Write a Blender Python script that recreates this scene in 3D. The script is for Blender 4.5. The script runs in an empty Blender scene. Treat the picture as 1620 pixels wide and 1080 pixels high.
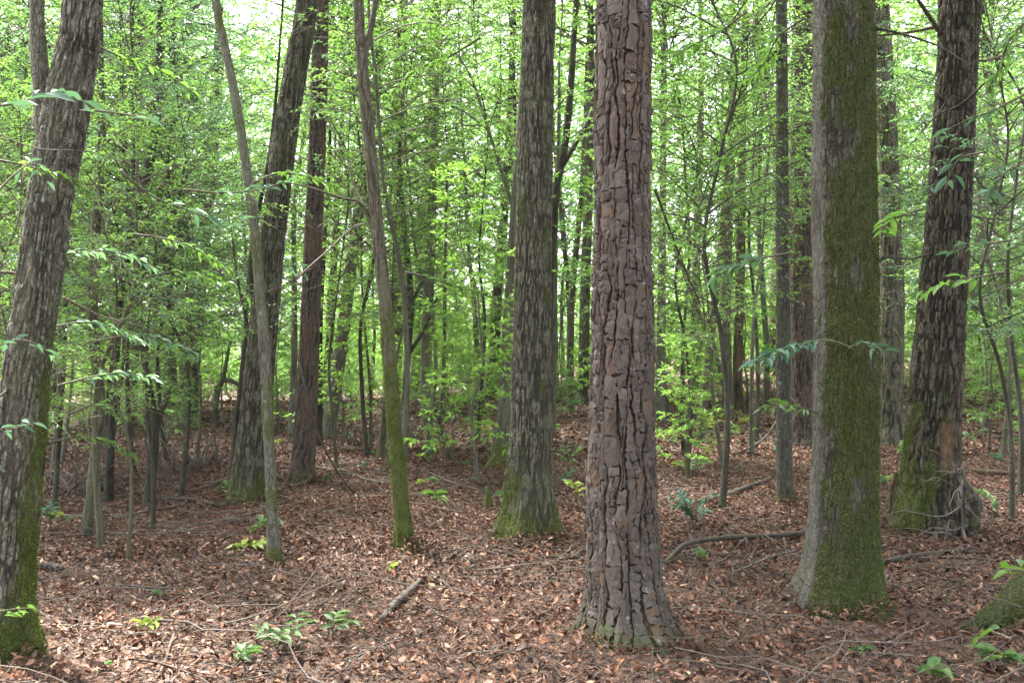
import bpy, math, random
import numpy as np
from mathutils import Vector, Matrix

# ------------------------------------------------------------------ camera, light, exposure
scene = bpy.context.scene
COL = scene.collection
F = 1500.0                      # focal length in pixels of the 1620 px wide photograph
CAMZ = 1.55
PITCH = math.atan(20.0 / F)
cam_d = bpy.data.cameras.new('camera')
cam = bpy.data.objects.new('camera', cam_d)
COL.objects.link(cam)
cam.location = (0, 0, CAMZ)
cam.rotation_euler = (math.pi / 2 + PITCH, 0, 0)
cam_d.sensor_width = 36.0
cam_d.lens = F / 1620.0 * 36.0
cam_d.clip_start = 0.05
cam_d.clip_end = 1000
cam_d.dof.use_dof = True
cam_d.dof.focus_distance = 7.0
cam_d.dof.aperture_fstop = 8.0
scene.camera = cam

SUN_EL, SUN_AZ = math.radians(66), math.radians(-45)    # azimuth from +Y towards +X
world = bpy.data.worlds.new('World')
scene.world = world
world.use_nodes = True
wn = world.node_tree.nodes
wl = world.node_tree.links
bg = wn['Background']
sky = wn.new('ShaderNodeTexSky')
sky.sky_type = 'NISHITA'
sky.sun_disc = False
sky.sun_elevation = SUN_EL
sky.sun_rotation = SUN_AZ
sky.air_density = 1.0
sky.dust_density = 4.0
sky.ozone_density = 0.6
# thin high cloud: the blue of the sky is mostly washed out to white
bw = wn.new('ShaderNodeRGBToBW'); wl.new(sky.outputs[0], bw.inputs[0])
cl = wn.new('ShaderNodeMix'); cl.data_type = 'RGBA'; cl.inputs[0].default_value = 0.72
wl.new(sky.outputs[0], cl.inputs[6]); wl.new(bw.outputs[0], cl.inputs[7]); wl.new(cl.outputs[2], bg.inputs[0])
bg.inputs[1].default_value = 0.15
sun_d = bpy.data.lights.new('sun', 'SUN')
sun_d.energy = 4.0
sun_d.angle = math.radians(8)
sun_d.color = (1.0, 0.95, 0.86)
sun = bpy.data.objects.new('sun', sun_d)
COL.objects.link(sun)
sdir = Vector((math.sin(SUN_AZ) * math.cos(SUN_EL), math.cos(SUN_AZ) * math.cos(SUN_EL), math.sin(SUN_EL)))
sun.rotation_euler = sdir.to_track_quat('Z', 'Y').to_euler()
scene.view_settings.view_transform = 'Standard'
scene.view_settings.look = 'None'
scene.view_settings.gamma = 1.0
scene.view_settings.exposure = 3.35
scene.view_settings.use_curve_mapping = False
scene.render.engine = 'CYCLES'
scene.cycles.max_bounces = 7
scene.cycles.diffuse_bounces = 5
scene.cycles.glossy_bounces = 2
scene.cycles.transmission_bounces = 5
scene.cycles.transparent_max_bounces = 4
scene.cycles.use_denoising = True
scene.cycles.denoiser = 'OPENIMAGEDENOISE'
scene.cycles.denoising_prefilter = 'ACCURATE'
scene.cycles.caustics_reflective = False
scene.cycles.caustics_refractive = False
scene.cycles.sample_clamp_indirect = 6.0

RS = np.random.RandomState(11)
RND = random.Random(5)

# ------------------------------------------------------------------ noise
_tab = np.random.RandomState(3).rand(4096) * 2 - 1
def vnoise(x, y, z, seed=0):
    x, y, z = np.broadcast_arrays(np.asarray(x, float), np.asarray(y, float), np.asarray(z, float))
    xi, yi, zi = np.floor(x).astype(np.int64), np.floor(y).astype(np.int64), np.floor(z).astype(np.int64)
    fx, fy, fz = x - xi, y - yi, z - zi
    fx, fy, fz = [f * f * f * (f * (f * 6 - 15) + 10) for f in (fx, fy, fz)]
    def H(a, b, c):
        n = (a * 73856093) ^ (b * 19349663) ^ (c * 83492791) ^ (seed * 2654435)
        n = (n ^ (n >> 13)) * 1274126177
        return _tab[(n ^ (n >> 16)) & 4095]
    r = 0
    for i in (0, 1):
        wx = fx if i else 1 - fx
        for j in (0, 1):
            wy = fy if j else 1 - fy
            for k in (0, 1):
                wz = fz if k else 1 - fz
                r = r + H(xi + i, yi + j, zi + k) * wx * wy * wz
    return r
def fbm(x, y, z, oct=3, seed=0):
    a, s, r = 1.0, 1.0, 0
    for i in range(oct):
        r = r + a * vnoise(x * s, y * s, z * s, seed + i * 17)
        a *= 0.5; s *= 2.03
    return r
def sstep(a, b, x):
    t = np.clip((np.asarray(x, float) - a) / (b - a), 0, 1)
    return t * t * (3 - 2 * t)

# ------------------------------------------------------------------ terrain and pixel helpers
def ground(x, y):
    x = np.asarray(x, float); y = np.asarray(y, float)
    h = 1.15 * sstep(8.5, 35, y) * (0.22 + 0.78 * sstep(-8, 9, x + 0.10 * (y - 15)))
    h = h - 1.8 * sstep(46, 110, y)
    h = h + 0.10 * vnoise(x * 0.22, y * 0.22, 0, 5) * sstep(3, 9, y) + 0.035 * vnoise(x * 0.9, y * 0.9, 1, 6)
    return h
def ray(px, py):
    u = (px - 810) / F; v = (540 - py) / F
    return np.array([u, math.cos(PITCH) - v * math.sin(PITCH), math.sin(PITCH) + v * math.cos(PITCH)])
def hit(px, py):
    d = ray(px, py)
    t0 = 1.0; t = 1.0
    while t < 120:
        p = d * t
        if p[2] + CAMZ < float(ground(p[0], p[1])):
            lo, hi = t0, t
            for _ in range(25):
                m = (lo + hi) / 2
                if d[2] * m + CAMZ < float(ground(d[0] * m, d[1] * m)): hi = m
                else: lo = m
            p = d * hi
            return np.array([p[0], p[1], float(ground(p[0], p[1]))])
        t0 = t; t *= 1.02
    p = d * 60
    return np.array([p[0], p[1], float(ground(p[0], p[1]))])
def at(px, py, D):
    d = ray(px, py)
    return d * (D / d[1]) + np.array([0, 0, CAMZ])

# ------------------------------------------------------------------ mesh helpers
class Acc:
    """collects vertices and faces (triangles or quads), a material slot per face and a tint per vertex"""
    def __init__(self):
        self.v, self.f, self.m, self.t, self.n = [], [], [], [], 0
    def add(self, V, faces, mat=0, tint=0.5):
        V = np.asarray(V, np.float32).reshape(-1, 3)
        for fa in (faces if isinstance(faces, list) else [faces]):
            fa = np.asarray(fa, np.int64)
            self.f.append(fa + self.n); self.m.append(np.full(len(fa), mat, np.int32))
        self.v.append(V)
        self.t.append(np.broadcast_to(np.asarray(tint, np.float32), (len(V),)))
        self.n += len(V)
    def mesh(self, name, mats, smooth=True, attrs=None):
        return build_mesh(name, np.concatenate(self.v), self.f, mats, self.m, dict(tint=np.concatenate(self.t), **(attrs or {})), smooth)
def build_mesh(name, V, faces, mats, midx=None, attrs=None, smooth=True):
    me = bpy.data.meshes.new(name)
    V = np.asarray(V, np.float32)
    me.vertices.add(len(V)); me.vertices.foreach_set('co', V.ravel())
    loops = np.concatenate([f.ravel() for f in faces]).astype(np.int32)
    tot = np.concatenate([np.full(len(f), f.shape[1], np.int32) for f in faces])
    start = np.concatenate([[0], np.cumsum(tot)[:-1]]).astype(np.int32)
    me.loops.add(len(loops)); me.loops.foreach_set('vertex_index', loops)
    me.polygons.add(len(tot)); me.polygons.foreach_set('loop_start', start)
    try: me.polygons.foreach_set('loop_total', tot)
    except Exception: pass
    for m in mats: me.materials.append(m)
    if midx is not None: me.polygons.foreach_set('material_index', np.concatenate(midx).astype(np.int32))
    me.polygons.foreach_set('use_smooth', np.full(len(tot), smooth, bool))
    for k, a in (attrs or {}).items():
        at_ = me.attributes.new(k, 'FLOAT', 'POINT')
        at_.data.foreach_set('value', np.asarray(a, np.float32).ravel())
    me.update(calc_edges=True)
    me.validate()
    return me
def nrm(a):
    a = np.asarray(a, float)
    return a / (np.linalg.norm(a, axis=-1, keepdims=True) + 1e-9)
def catmull(P, n):
    """n samples of a smooth curve through the rows of P"""
    P = np.asarray(P, float)
    k = len(P)
    if k == 2:
        t = np.linspace(0, 1, n)[:, None]
        return P[0] * (1 - t) + P[1] * t
    Q = np.vstack([2 * P[0] - P[1], P, 2 * P[-1] - P[-2]])
    u = np.linspace(0, k - 1 - 1e-6, n)
    i = u.astype(int); t = (u - i)[:, None]
    a, b, c, d = Q[i], Q[i + 1], Q[i + 2], Q[i + 3]
    return 0.5 * ((2 * b) + (-a + c) * t + (2 * a - 5 * b + 4 * c - d) * t * t + (-a + 3 * b - 3 * c + d) * t ** 3)
def frames(C):
    T = nrm(np.gradient(C, axis=0))
    ref = np.array([1.0, 0, 0]) if abs(T[:, 0]).mean() < 0.8 else np.array([0, 0, 1.0])
    X = nrm(ref - T * (T @ ref)[:, None])
    return T, X, np.cross(T, X)
def tube(C, R, k):
    """open tube with a closed tip"""
    C = np.asarray(C, float); R = np.asarray(R, float)
    T, X, Y = frames(C)
    th = np.arange(k) * 2 * math.pi / k
    V = C[:, None] + R[:, None, None] * (np.cos(th)[None, :, None] * X[:, None] + np.sin(th)[None, :, None] * Y[:, None])
    n = len(C)
    i, j = np.meshgrid(np.arange(n - 1), np.arange(k), indexing='ij')
    q = np.stack([i * k + j, i * k + (j + 1) % k, (i + 1) * k + (j + 1) % k, (i + 1) * k + j], -1).reshape(-1, 4)
    cap = np.array([[(n - 1) * k + a, (n - 1) * k + a + 1, (n - 1) * k + a + 2 - (0)] for a in range(0, 1)]) if k == 3 else \
        np.array([[(n - 1) * k, (n - 1) * k + a, (n - 1) * k + a + 1] for a in range(1, k - 1)])
    cap0 = np.array([[0, a + 1, a] for a in range(1, k - 1)])
    return V.reshape(-1, 3), [q, cap, cap0]
def wiggle(a, b, n, amp, seed, sag=0.0):
    """a wavering line from a to b"""
    a, b = np.asarray(a, float), np.asarray(b, float)
    t = np.linspace(0, 1, n)
    L = np.linalg.norm(b - a)
    P = a + (b - a) * t[:, None]
    w = np.stack([vnoise(t * 3.1 + seed * 7.3, k * 9.1 + 0.5, seed * 0.37, 21) for k in range(3)], -1)
    P = P + w * (amp * L) * np.sin(np.pi * np.clip(t, 0, 1))[:, None] ** 0.5
    P[:, 2] -= sag * L * (t ** 2)
    return P
# leaves: diamonds folded along the midrib (2 triangles) or six-cornered blades (4 triangles)
def leaf_blades(P, Dv, Nv, L, W, fine=False, fold=0.25, droop=0.15):
    P, Dv = np.asarray(P, float), nrm(Dv)
    S = nrm(np.cross(Dv, Nv)); N = np.cross(S, Dv)
    L = np.broadcast_to(np.asarray(L, float), (len(P),))[:, None]; W = np.broadcast_to(np.asarray(W, float), (len(P),))[:, None]
    n = len(P)
    if not fine:
        a = P; t = P + Dv * L - N * L * droop
        l = P + Dv * L * 0.45 + S * W * 0.5 + N * W * fold; r = P + Dv * L * 0.45 - S * W * 0.5 + N * W * fold
        V = np.stack([a, l, t, r], 1).reshape(-1, 3)
        b = np.arange(n)[:, None] * 4
        Fc = np.concatenate([b + [0, 2, 1], b + [0, 3, 2]])
        return V, Fc, 4
    a = P; t = P + Dv * L - N * L * droop
    l1 = P + Dv * L * 0.3 + S * W * 0.48 + N * W * fold; r1 = P + Dv * L * 0.3 - S * W * 0.48 + N * W * fold
    l2 = P + Dv * L * 0.68 + S * W * 0.40 + N * (W * fold - L * droop * .35); r2 = P + Dv * L * 0.68 - S * W * 0.40 + N * (W * fold - L * droop * .35)
    V = np.stack([a, l1, l2, t, r2, r1], 1).reshape(-1, 3)
    b = np.arange(n)[:, None] * 6
    Fc = np.concatenate([b + [0, 2, 1], b + [0, 3, 2], b + [0, 4, 3], b + [0, 5, 4]])
    return V, Fc, 6

# ------------------------------------------------------------------ objects
def link(name, me, parent=None, loc=None):
    o = bpy.data.objects.new(name, me)
    COL.objects.link(o)
    if parent is not None: o.parent = parent
    if loc is not None: o.location = [float(c) for c in loc]
    return o
def tag(o, label=None, cat=None, group=None, kind=None):
    if label: o['label'] = label
    if cat: o['category'] = cat
    if group: o['group'] = group
    if kind: o['kind'] = kind
    return o
def thing(name, label, cat, loc=(0, 0, 0), group=None):
    o = link(name, None, None, loc)
    o.empty_display_size = 0.1
    return tag(o, label, cat, group)
def copy_tree(root, loc, rz, sc, label, group):
    r = root.copy(); COL.objects.link(r)
    r.location = [float(c) for c in loc]; r.rotation_euler = (0, 0, rz); r.scale = (sc, sc, sc)
    r['label'] = label
    if group: r['group'] = group
    for ch in root.children:
        c = ch.copy(); COL.objects.link(c); c.parent = r
        for g in ch.children:
            d = g.copy(); COL.objects.link(d); d.parent = c
    return r

# ------------------------------------------------------------------ materials
def newmat(name):
    m = bpy.data.materials.new(name); m.use_nodes = True
    nt = m.node_tree
    for n in list(nt.nodes): nt.nodes.remove(n)
    out = nt.nodes.new('ShaderNodeOutputMaterial')
    return m, nt, out
def N(nt, t, **kw):
    n = nt.nodes.new(t)
    for k, v in kw.items():
        if k.startswith('i_'): n.inputs[int(k[2:])].default_value = v
        else: setattr(n, k, v)
    return n
def ramp(nt, stops, interp='LINEAR'):
    r = nt.nodes.new('ShaderNodeValToRGB'); e = r.color_ramp.elements
    r.color_ramp.interpolation = interp
    while len(e) > 1: e.remove(e[-1])
    e[0].position = stops[0][0]; e[0].color = (*stops[0][1], 1)
    for p, c in stops[1:]:
        q = e.new(p); q.color = (*c, 1)
    return r
def mixc(nt, fac, a, b, blend='MIX'):
    m = nt.nodes.new('ShaderNodeMix'); m.data_type = 'RGBA'; m.blend_type = blend
    for s, v in ((0, fac), (6, a), (7, b)):
        if isinstance(v, (int, float)): m.inputs[s].default_value = v
        elif isinstance(v, tuple): m.inputs[s].default_value = (*v, 1)
        else: nt.links.new(v, m.inputs[s])
    return m.outputs[2]
def math_(nt, op, a, b=0.0, c=None, clamp=False):
    m = nt.nodes.new('ShaderNodeMath'); m.operation = op; m.use_clamp = clamp
    for s, v in ((0, a), (1, b), (2, c)):
        if v is None: continue
        if isinstance(v, (int, float)): m.inputs[s].default_value = v
        else: nt.links.new(v, m.inputs[s])
    return m.outputs[0]
def attr(nt, name):
    a = nt.nodes.new('ShaderNodeAttribute'); a.attribute_name = name
    return a.outputs['Fac']
def noise_tex(nt, scale, detail=4, rough=0.6, stretch=None, off=0.0):
    tc = nt.nodes.new('ShaderNodeTexCoord')
    mp = nt.nodes.new('ShaderNodeMapping')
    mp.inputs['Scale'].default_value = stretch or (1, 1, 1)
    mp.inputs['Location'].default_value = (off, off * 0.7, off * 1.3)
    nt.links.new(tc.outputs['Object'], mp.inputs[0])
    n = nt.nodes.new('ShaderNodeTexNoise')
    n.inputs['Scale'].default_value = scale; n.inputs['Detail'].default_value = detail; n.inputs['Roughness'].default_value = rough
    nt.links.new(mp.outputs[0], n.inputs['Vector'])
    return n.outputs['Fac']

def bark_mat(name, furrow, crest, alt, lichen=0.4, lichen_col=(0.36, 0.40, 0.34), moss_col=(0.050, 0.070, 0.012), moss_col2=(0.105, 0.125, 0.022), bump=0.9, fs=60, stretch=(1, 1, .22)):
    dim = lambda c: tuple(v * 0.80 for v in c)
    furrow, crest, alt, lichen_col, moss_col, moss_col2 = map(dim, (furrow, crest, alt, lichen_col, moss_col, moss_col2))
    m, nt, out = newmat(name)
    rid, mo, ti = attr(nt, 'ridge'), attr(nt, 'moss'), attr(nt, 'tint')
    n1 = noise_tex(nt, fs * 1.5, 6, 0.72, stretch)
    n3 = noise_tex(nt, fs * 2.6, 4, 0.7, (1, 1, 0.16), 9.0)
    n2 = noise_tex(nt, 9, 4, 0.6, (1, 1, 0.5), 3.1)
    c = mixc(nt, math_(nt, 'MULTIPLY_ADD', math_(nt, 'SUBTRACT', n1, 0.5), 2.2, math_(nt, 'SUBTRACT', math_(nt, 'MULTIPLY', rid, 1.25), 0.30), clamp=True), furrow, crest)
    tc = nt.nodes.new('ShaderNodeTexCoord'); mp = nt.nodes.new('ShaderNodeMapping'); mp.inputs['Scale'].default_value = (1, 1, 0.30)
    nz = nt.nodes.new('ShaderNodeTexNoise'); nz.inputs['Scale'].default_value = 30; nz.inputs['Detail'].default_value = 3
    nt.links.new(tc.outputs['Object'], nz.inputs['Vector'])
    va = nt.nodes.new('ShaderNodeVectorMath'); va.operation = 'MULTIPLY_ADD'; va.inputs[1].default_value = (0.03, 0.03, 0.05)
    nt.links.new(nz.outputs['Color'], va.inputs[0]); nt.links.new(tc.outputs['Object'], va.inputs[2]); nt.links.new(va.outputs[0], mp.inputs[0])
    vo = nt.nodes.new('ShaderNodeTexVoronoi'); vo.feature = 'DISTANCE_TO_EDGE'; vo.inputs['Scale'].default_value = fs * 0.8
    nt.links.new(mp.outputs[0], vo.inputs['Vector'])
    crack = math_(nt, 'MULTIPLY', vo.outputs['Distance'], 5.5, clamp=True)
    c = mixc(nt, math_(nt, 'MULTIPLY_ADD', crack, 0.62, 0.38), furrow, c)
    c = mixc(nt, math_(nt, 'MULTIPLY', math_(nt, 'SUBTRACT', n3, 0.53), 7.0, clamp=True), c, mixc(nt, 0.62, c, furrow))
    c = mixc(nt, math_(nt, 'MULTIPLY', math_(nt, 'SUBTRACT', n2, 0.5), 3.0, clamp=True), c, mixc(nt, 0.5, c, alt))
    c = mixc(nt, math_(nt, 'SMOOTH_MIN', ti, 1.0, 0.1), c, mixc(nt, 0.75, c, alt))
    # lichen blotches
    ln = noise_tex(nt, 22, 5, 0.7, (1, 1, 0.8), 7.7)
    ll = math_(nt, 'MULTIPLY', math_(nt, 'SUBTRACT', ln, 0.68 - 0.10 * lichen), 14.0, clamp=True)
    ll = math_(nt, 'MULTIPLY', ll, math_(nt, 'MULTIPLY', math_(nt, 'SUBTRACT', n2, 0.42), 6.0, clamp=True))
    ll = math_(nt, 'MULTIPLY', ll, min(1.0, lichen * 1.6))
    c = mixc(nt, ll, c, lichen_col)
    # moss
    mn = noise_tex(nt, 38, 5, 0.7, (1, 1, 0.6), 1.3)
    mf = math_(nt, 'MULTIPLY', math_(nt, 'SUBTRACT', math_(nt, 'ADD', mo, math_(nt, 'MULTIPLY', math_(nt, 'SUBTRACT', mn, 0.5), 1.7)), 0.32), 2.3, clamp=True)
    mcol = mixc(nt, math_(nt, 'MULTIPLY', math_(nt, 'SUBTRACT', noise_tex(nt, 90, 3, .6, None, 2.0), 0.35), 3.0, clamp=True), moss_col, moss_col2)
    c = mixc(nt, math_(nt, 'MULTIPLY', mf, 0.93), c, mcol)
    b = nt.nodes.new('ShaderNodeBsdfPrincipled')
    nt.links.new(c, b.inputs['Base Color'])
    b.inputs['Roughness'].default_value = 0.88
    b.inputs['Specular IOR Level'].default_value = 0.25
    h = math_(nt, 'ADD', math_(nt, 'MULTIPLY_ADD', crack, 0.9, n1), math_(nt, 'MULTIPLY', n3, 0.6))
    bp = nt.nodes.new('ShaderNodeBump')
    bp.inputs['Strength'].default_value = bump; bp.inputs['Distance'].default_value = 0.016
    nt.links.new(h, bp.inputs['Height']); nt.links.new(bp.outputs[0], b.inputs['Normal'])
    nt.links.new(b.outputs[0], out.inputs[0])
    return m

def leaf_mat(name, dark, mid, light, trans, tfac=0.42, rough=0.42, spec=0.5):
    m, nt, out = newmat(name)
    ti = attr(nt, 'tint')
    oi = nt.nodes.new('ShaderNodeObjectInfo')
    v = math_(nt, 'ADD', math_(nt, 'MULTIPLY', ti, 0.75), math_(nt, 'MULTIPLY', oi.outputs['Random'], 0.25))
    r = ramp(nt, [(0.0, dark), (0.5, mid), (1.0, light)])
    nt.links.new(v, r.inputs[0])
    b = nt.nodes.new('ShaderNodeBsdfPrincipled')
    nt.links.new(r.outputs[0], b.inputs['Base Color'])
    b.inputs['Roughness'].default_value = rough; b.inputs['Specular IOR Level'].default_value = spec
    t = nt.nodes.new('ShaderNodeBsdfTranslucent')
    tc = mixc(nt, 0.5, r.outputs[0], trans)
    nt.links.new(tc, t.inputs[0])
    ms = nt.nodes.new('ShaderNodeMixShader'); ms.inputs[0].default_value = tfac
    nt.links.new(b.outputs[0], ms.inputs[1]); nt.links.new(t.outputs[0], ms.inputs[2])
    nt.links.new(ms.outputs[0], out.inputs[0])
    return m

M = {}
M['oak'] = bark_mat('oak_bark', (0.0393, 0.0347, 0.0234), (0.2316, 0.2197, 0.1582), (0.1332, 0.1445, 0.0770), 0.45)
M['oak_left'] = bark_mat('lichen_oak_bark', (0.0442, 0.0388, 0.0268), (0.2535, 0.2357, 0.1784), (0.1625, 0.1674, 0.1121), 0.85, (0.3640, 0.4820, 0.3822))
M['oak_moss'] = bark_mat('mossy_oak_bark', (0.036, 0.032, 0.021), (0.130, 0.120, 0.082), (0.20, 0.19, 0.155), 0.45, moss_col=(0.034, 0.044, 0.010), moss_col2=(0.090, 0.108, 0.022), bump=1.0)
M['oak_dark'] = bark_mat('dark_oak_bark', (0.0230, 0.0200, 0.0141), (0.1510, 0.1386, 0.0930), (0.2156, 0.1309, 0.0733), 0.3)
M['pine_far'] = bark_mat('reddish_pine_bark', (0.0358, 0.0283, 0.0230), (0.1718, 0.1445, 0.1186), (0.1925, 0.1303, 0.0916), 0.2)
M['pine_core'] = bark_mat('pine_inner_bark', (0.022, 0.016, 0.012), (0.055, 0.040, 0.030), (0.06, 0.042, 0.032), 0.0)
M['grey'] = bark_mat('grey_bark', (0.0773, 0.0717, 0.0530), (0.2061, 0.1990, 0.1539), (0.1352, 0.1459, 0.0884), 0.6, fs=70, bump=0.6)
M['brown'] = bark_mat('brown_bark', (0.0538, 0.0471, 0.0322), (0.1719, 0.1539, 0.1084), (0.1346, 0.1445, 0.0762), 0.35, fs=70, bump=0.6)
M['blackish'] = bark_mat('blackish_bark', (0.0223, 0.0197, 0.0156), (0.0829, 0.0756, 0.0578), (0.0957, 0.0986, 0.0563), 0.25, fs=70, bump=0.6)
M['dead'] = bark_mat('weathered_dead_wood', (0.065, 0.056, 0.046), (0.21, 0.185, 0.16), (0.13, 0.095, 0.07), 0.45, fs=90, bump=0.4)
M['dead_dark'] = bark_mat('damp_dead_wood', (0.026, 0.021, 0.017), (0.085, 0.070, 0.056), (0.085, 0.075, 0.045), 0.3, fs=90, bump=0.4)
def moss_mat():
    m, nt, out = newmat('moss')
    r = ramp(nt, [(0.0, (0.0331, 0.0469, 0.0096)), (0.5, (0.0829, 0.1078, 0.0194)), (1.0, (0.1795, 0.2072, 0.0359))])
    nt.links.new(attr(nt, 'tint'), r.inputs[0])
    b = nt.nodes.new('ShaderNodeBsdfPrincipled')
    nt.links.new(r.outputs[0], b.inputs['Base Color']); b.inputs['Roughness'].default_value = 0.9; b.inputs['Specular IOR Level'].default_value = 0.2
    nt.links.new(b.outputs[0], out.inputs[0])
    return m
M['moss'] = moss_mat()
# green stems
M['lf_small'] = leaf_mat('small_glossy_leaf', (0.036, 0.080, 0.030), (0.070, 0.140, 0.045), (0.13, 0.21, 0.065), (0.24, 0.50, 0.045), 0.48)
M['lf_blue'] = leaf_mat('bluish_glossy_leaf', (0.032, 0.072, 0.052), (0.060, 0.125, 0.080), (0.110, 0.190, 0.115), (0.22, 0.46, 0.12), 0.38, 0.33, 0.6)
M['lf_broad'] = leaf_mat('broad_fresh_leaf', (0.050, 0.105, 0.018), (0.095, 0.185, 0.026), (0.165, 0.270, 0.040), (0.33, 0.62, 0.09), 0.55)
M['lf_far'] = leaf_mat('distant_leaf', (0.045, 0.105, 0.026), (0.082, 0.175, 0.040), (0.150, 0.260, 0.070), (0.31, 0.58, 0.15), 0.56)
M['lf_near'] = leaf_mat('near_waxy_leaf', (0.0259, 0.0648, 0.0432), (0.0446, 0.0994, 0.0648), (0.0828, 0.1476, 0.0972), (0.1152, 0.2592, 0.0864), 0.30, 0.55, 0.30)
M['lf_green'] = leaf_mat('near_green_leaf', (0.0281, 0.0674, 0.0168), (0.0477, 0.1067, 0.0253), (0.0842, 0.1516, 0.0393), (0.1348, 0.2583, 0.0281), 0.4, 0.5, 0.35)
M['lf_yellow'] = leaf_mat('yellow_green_leaf', (0.0936, 0.1440, 0.0180), (0.1584, 0.2304, 0.0252), (0.2376, 0.3024, 0.0432), (0.2880, 0.3600, 0.0360), 0.4, 0.45, 0.4)

def litter_mat():
    m, nt, out = newmat('dry_leaf')
    r = ramp(nt, [(0.0, (0.0162, 0.0073, 0.0046)), (0.16, (0.0404, 0.0172, 0.0097)), (0.34, (0.0782, 0.0353, 0.0205)), (0.50, (0.1159, 0.0508, 0.0280)),
                  (0.62, (0.1430, 0.0538, 0.0212)), (0.76, (0.1835, 0.0968, 0.0615)), (0.90, (0.2536, 0.1441, 0.0890)), (1.0, (0.3345, 0.2150, 0.1369))])
    nt.links.new(attr(nt, 'tint'), r.inputs[0])
    n = noise_tex(nt, 55, 3, 0.6)
    c = mixc(nt, math_(nt, 'MULTIPLY', math_(nt, 'SUBTRACT', n, 0.42), 2.2, clamp=True), r.outputs[0], mixc(nt, 0.6, r.outputs[0], (0.0404, 0.0181, 0.0103)))
    b = nt.nodes.new('ShaderNodeBsdfPrincipled')
    nt.links.new(c, b.inputs['Base Color'])
    b.inputs['Roughness'].default_value = 0.55; b.inputs['Specular IOR Level'].default_value = 0.30
    nt.links.new(b.outputs[0], out.inputs[0])
    return m
M['litter'] = litter_mat()
def soil_mat():
    m, nt, out = newmat('forest_soil')
    n = noise_tex(nt, 26, 6, 0.75)
    r = ramp(nt, [(0.30, (0.0143, 0.0089, 0.0058)), (0.46, (0.0500, 0.0280, 0.0172)), (0.56, (0.0810, 0.0443, 0.0260)), (0.68, (0.1285, 0.0793, 0.0509))])
    nt.links.new(n, r.inputs[0])
    b = nt.nodes.new('ShaderNodeBsdfPrincipled')
    nt.links.new(r.outputs[0], b.inputs['Base Color']); b.inputs['Roughness'].default_value = 0.9
    bp = nt.nodes.new('ShaderNodeBump'); bp.inputs['Strength'].default_value = 0.8; bp.inputs['Distance'].default_value = 0.03
    nt.links.new(n, bp.inputs['Height']); nt.links.new(bp.outputs[0], b.inputs['Normal'])
    nt.links.new(b.outputs[0], out.inputs[0])
    return m
M['soil'] = soil_mat()
def plate_mat():
    m, nt, out = newmat('pine_bark_plate')
    ti, mo = attr(nt, 'tint'), attr(nt, 'moss')
    r = ramp(nt, [(0.0, (0.0461, 0.0369, 0.0278)), (0.30, (0.0692, 0.0581, 0.0456)), (0.55, (0.0922, 0.0800, 0.0635)), (0.72, (0.1182, 0.1051, 0.0852)), (0.80, (0.0864, 0.0605, 0.0387)), (1.0, (0.1240, 0.0772, 0.0426))])
    nt.links.new(ti, r.inputs[0])
    n1 = noise_tex(nt, 30, 6, 0.7, (1, 1, 0.55))
    n2 = noise_tex(nt, 120, 4, 0.7, (1, 1, 0.5), 2.0)
    c = mixc(nt, math_(nt, 'MULTIPLY', math_(nt, 'SUBTRACT', n1, 0.42), 5.0, clamp=True), mixc(nt, 0.65, r.outputs[0], (0.060, 0.042, 0.034)), r.outputs[0])
    c = mixc(nt, math_(nt, 'MULTIPLY', math_(nt, 'SUBTRACT', n2, 0.52), 6.0, clamp=True), c, mixc(nt, 0.5, c, (0.045, 0.033, 0.028)))
    c = mixc(nt, math_(nt, 'MULTIPLY', math_(nt, 'SUBTRACT', noise_tex(nt, 16, 5, 0.75, None, 4.0), 0.60), 7.0, clamp=True), c, (0.30, 0.275, 0.265))
    mf = math_(nt, 'MULTIPLY', math_(nt, 'SUBTRACT', math_(nt, 'ADD', mo, math_(nt, 'MULTIPLY', math_(nt, 'SUBTRACT', n1, 0.5), 1.6)), 0.4), 2.5, clamp=True)
    c = mixc(nt, mf, c, (0.036, 0.050, 0.012))
    b = nt.nodes.new('ShaderNodeBsdfPrincipled')
    nt.links.new(c, b.inputs['Base Color']); b.inputs['Roughness'].default_value = 0.8; b.inputs['Specular IOR Level'].default_value = 0.3
    # flaky layers: a stepped height
    st = nt.nodes.new('ShaderNodeMath'); st.operation = 'SNAP'; st.inputs[1].default_value = 0.07
    nt.links.new(n1, st.inputs[0])
    h = math_(nt, 'ADD', math_(nt, 'MULTIPLY', st.outputs[0], 1.6), math_(nt, 'MULTIPLY', n2, 0.35))
    bp = nt.nodes.new('ShaderNodeBump'); bp.inputs['Strength'].default_value = 0.7; bp.inputs['Distance'].default_value = 0.010
    nt.links.new(h, bp.inputs['Height']); nt.links.new(bp.outputs[0], b.inputs['Normal'])
    nt.links.new(b.outputs[0], out.inputs[0])
    return m
M['plate'] = plate_mat()

# ------------------------------------------------------------------ ground sheet
def make_ground():
    ys = np.concatenate([np.arange(-12, 3, 1.0), np.arange(3, 22, 0.22), np.arange(22, 60, 0.6), np.linspace(60, 400, 40)])
    xs = np.concatenate([np.linspace(-300, -22, 24), np.arange(-20, 20, 0.3), np.linspace(22, 300, 24)])
    X, Y = np.meshgrid(xs, ys)
    Z = ground(X, Y) + 0.012 * vnoise(X * 4, Y * 4, 0, 9)
    V = np.stack([X, Y, Z], -1).reshape(-1, 3)
    nx = len(xs)
    i, j = np.meshgrid(np.arange(len(ys) - 1), np.arange(nx - 1), indexing='ij')
    q = np.stack([i * nx + j, i * nx + j + 1, (i + 1) * nx + j + 1, (i + 1) * nx + j], -1).reshape(-1, 4)
    return tag(link('ground', build_mesh('ground', V, [q], [M['soil']])), kind='structure')
GROUND = make_ground()

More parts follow.
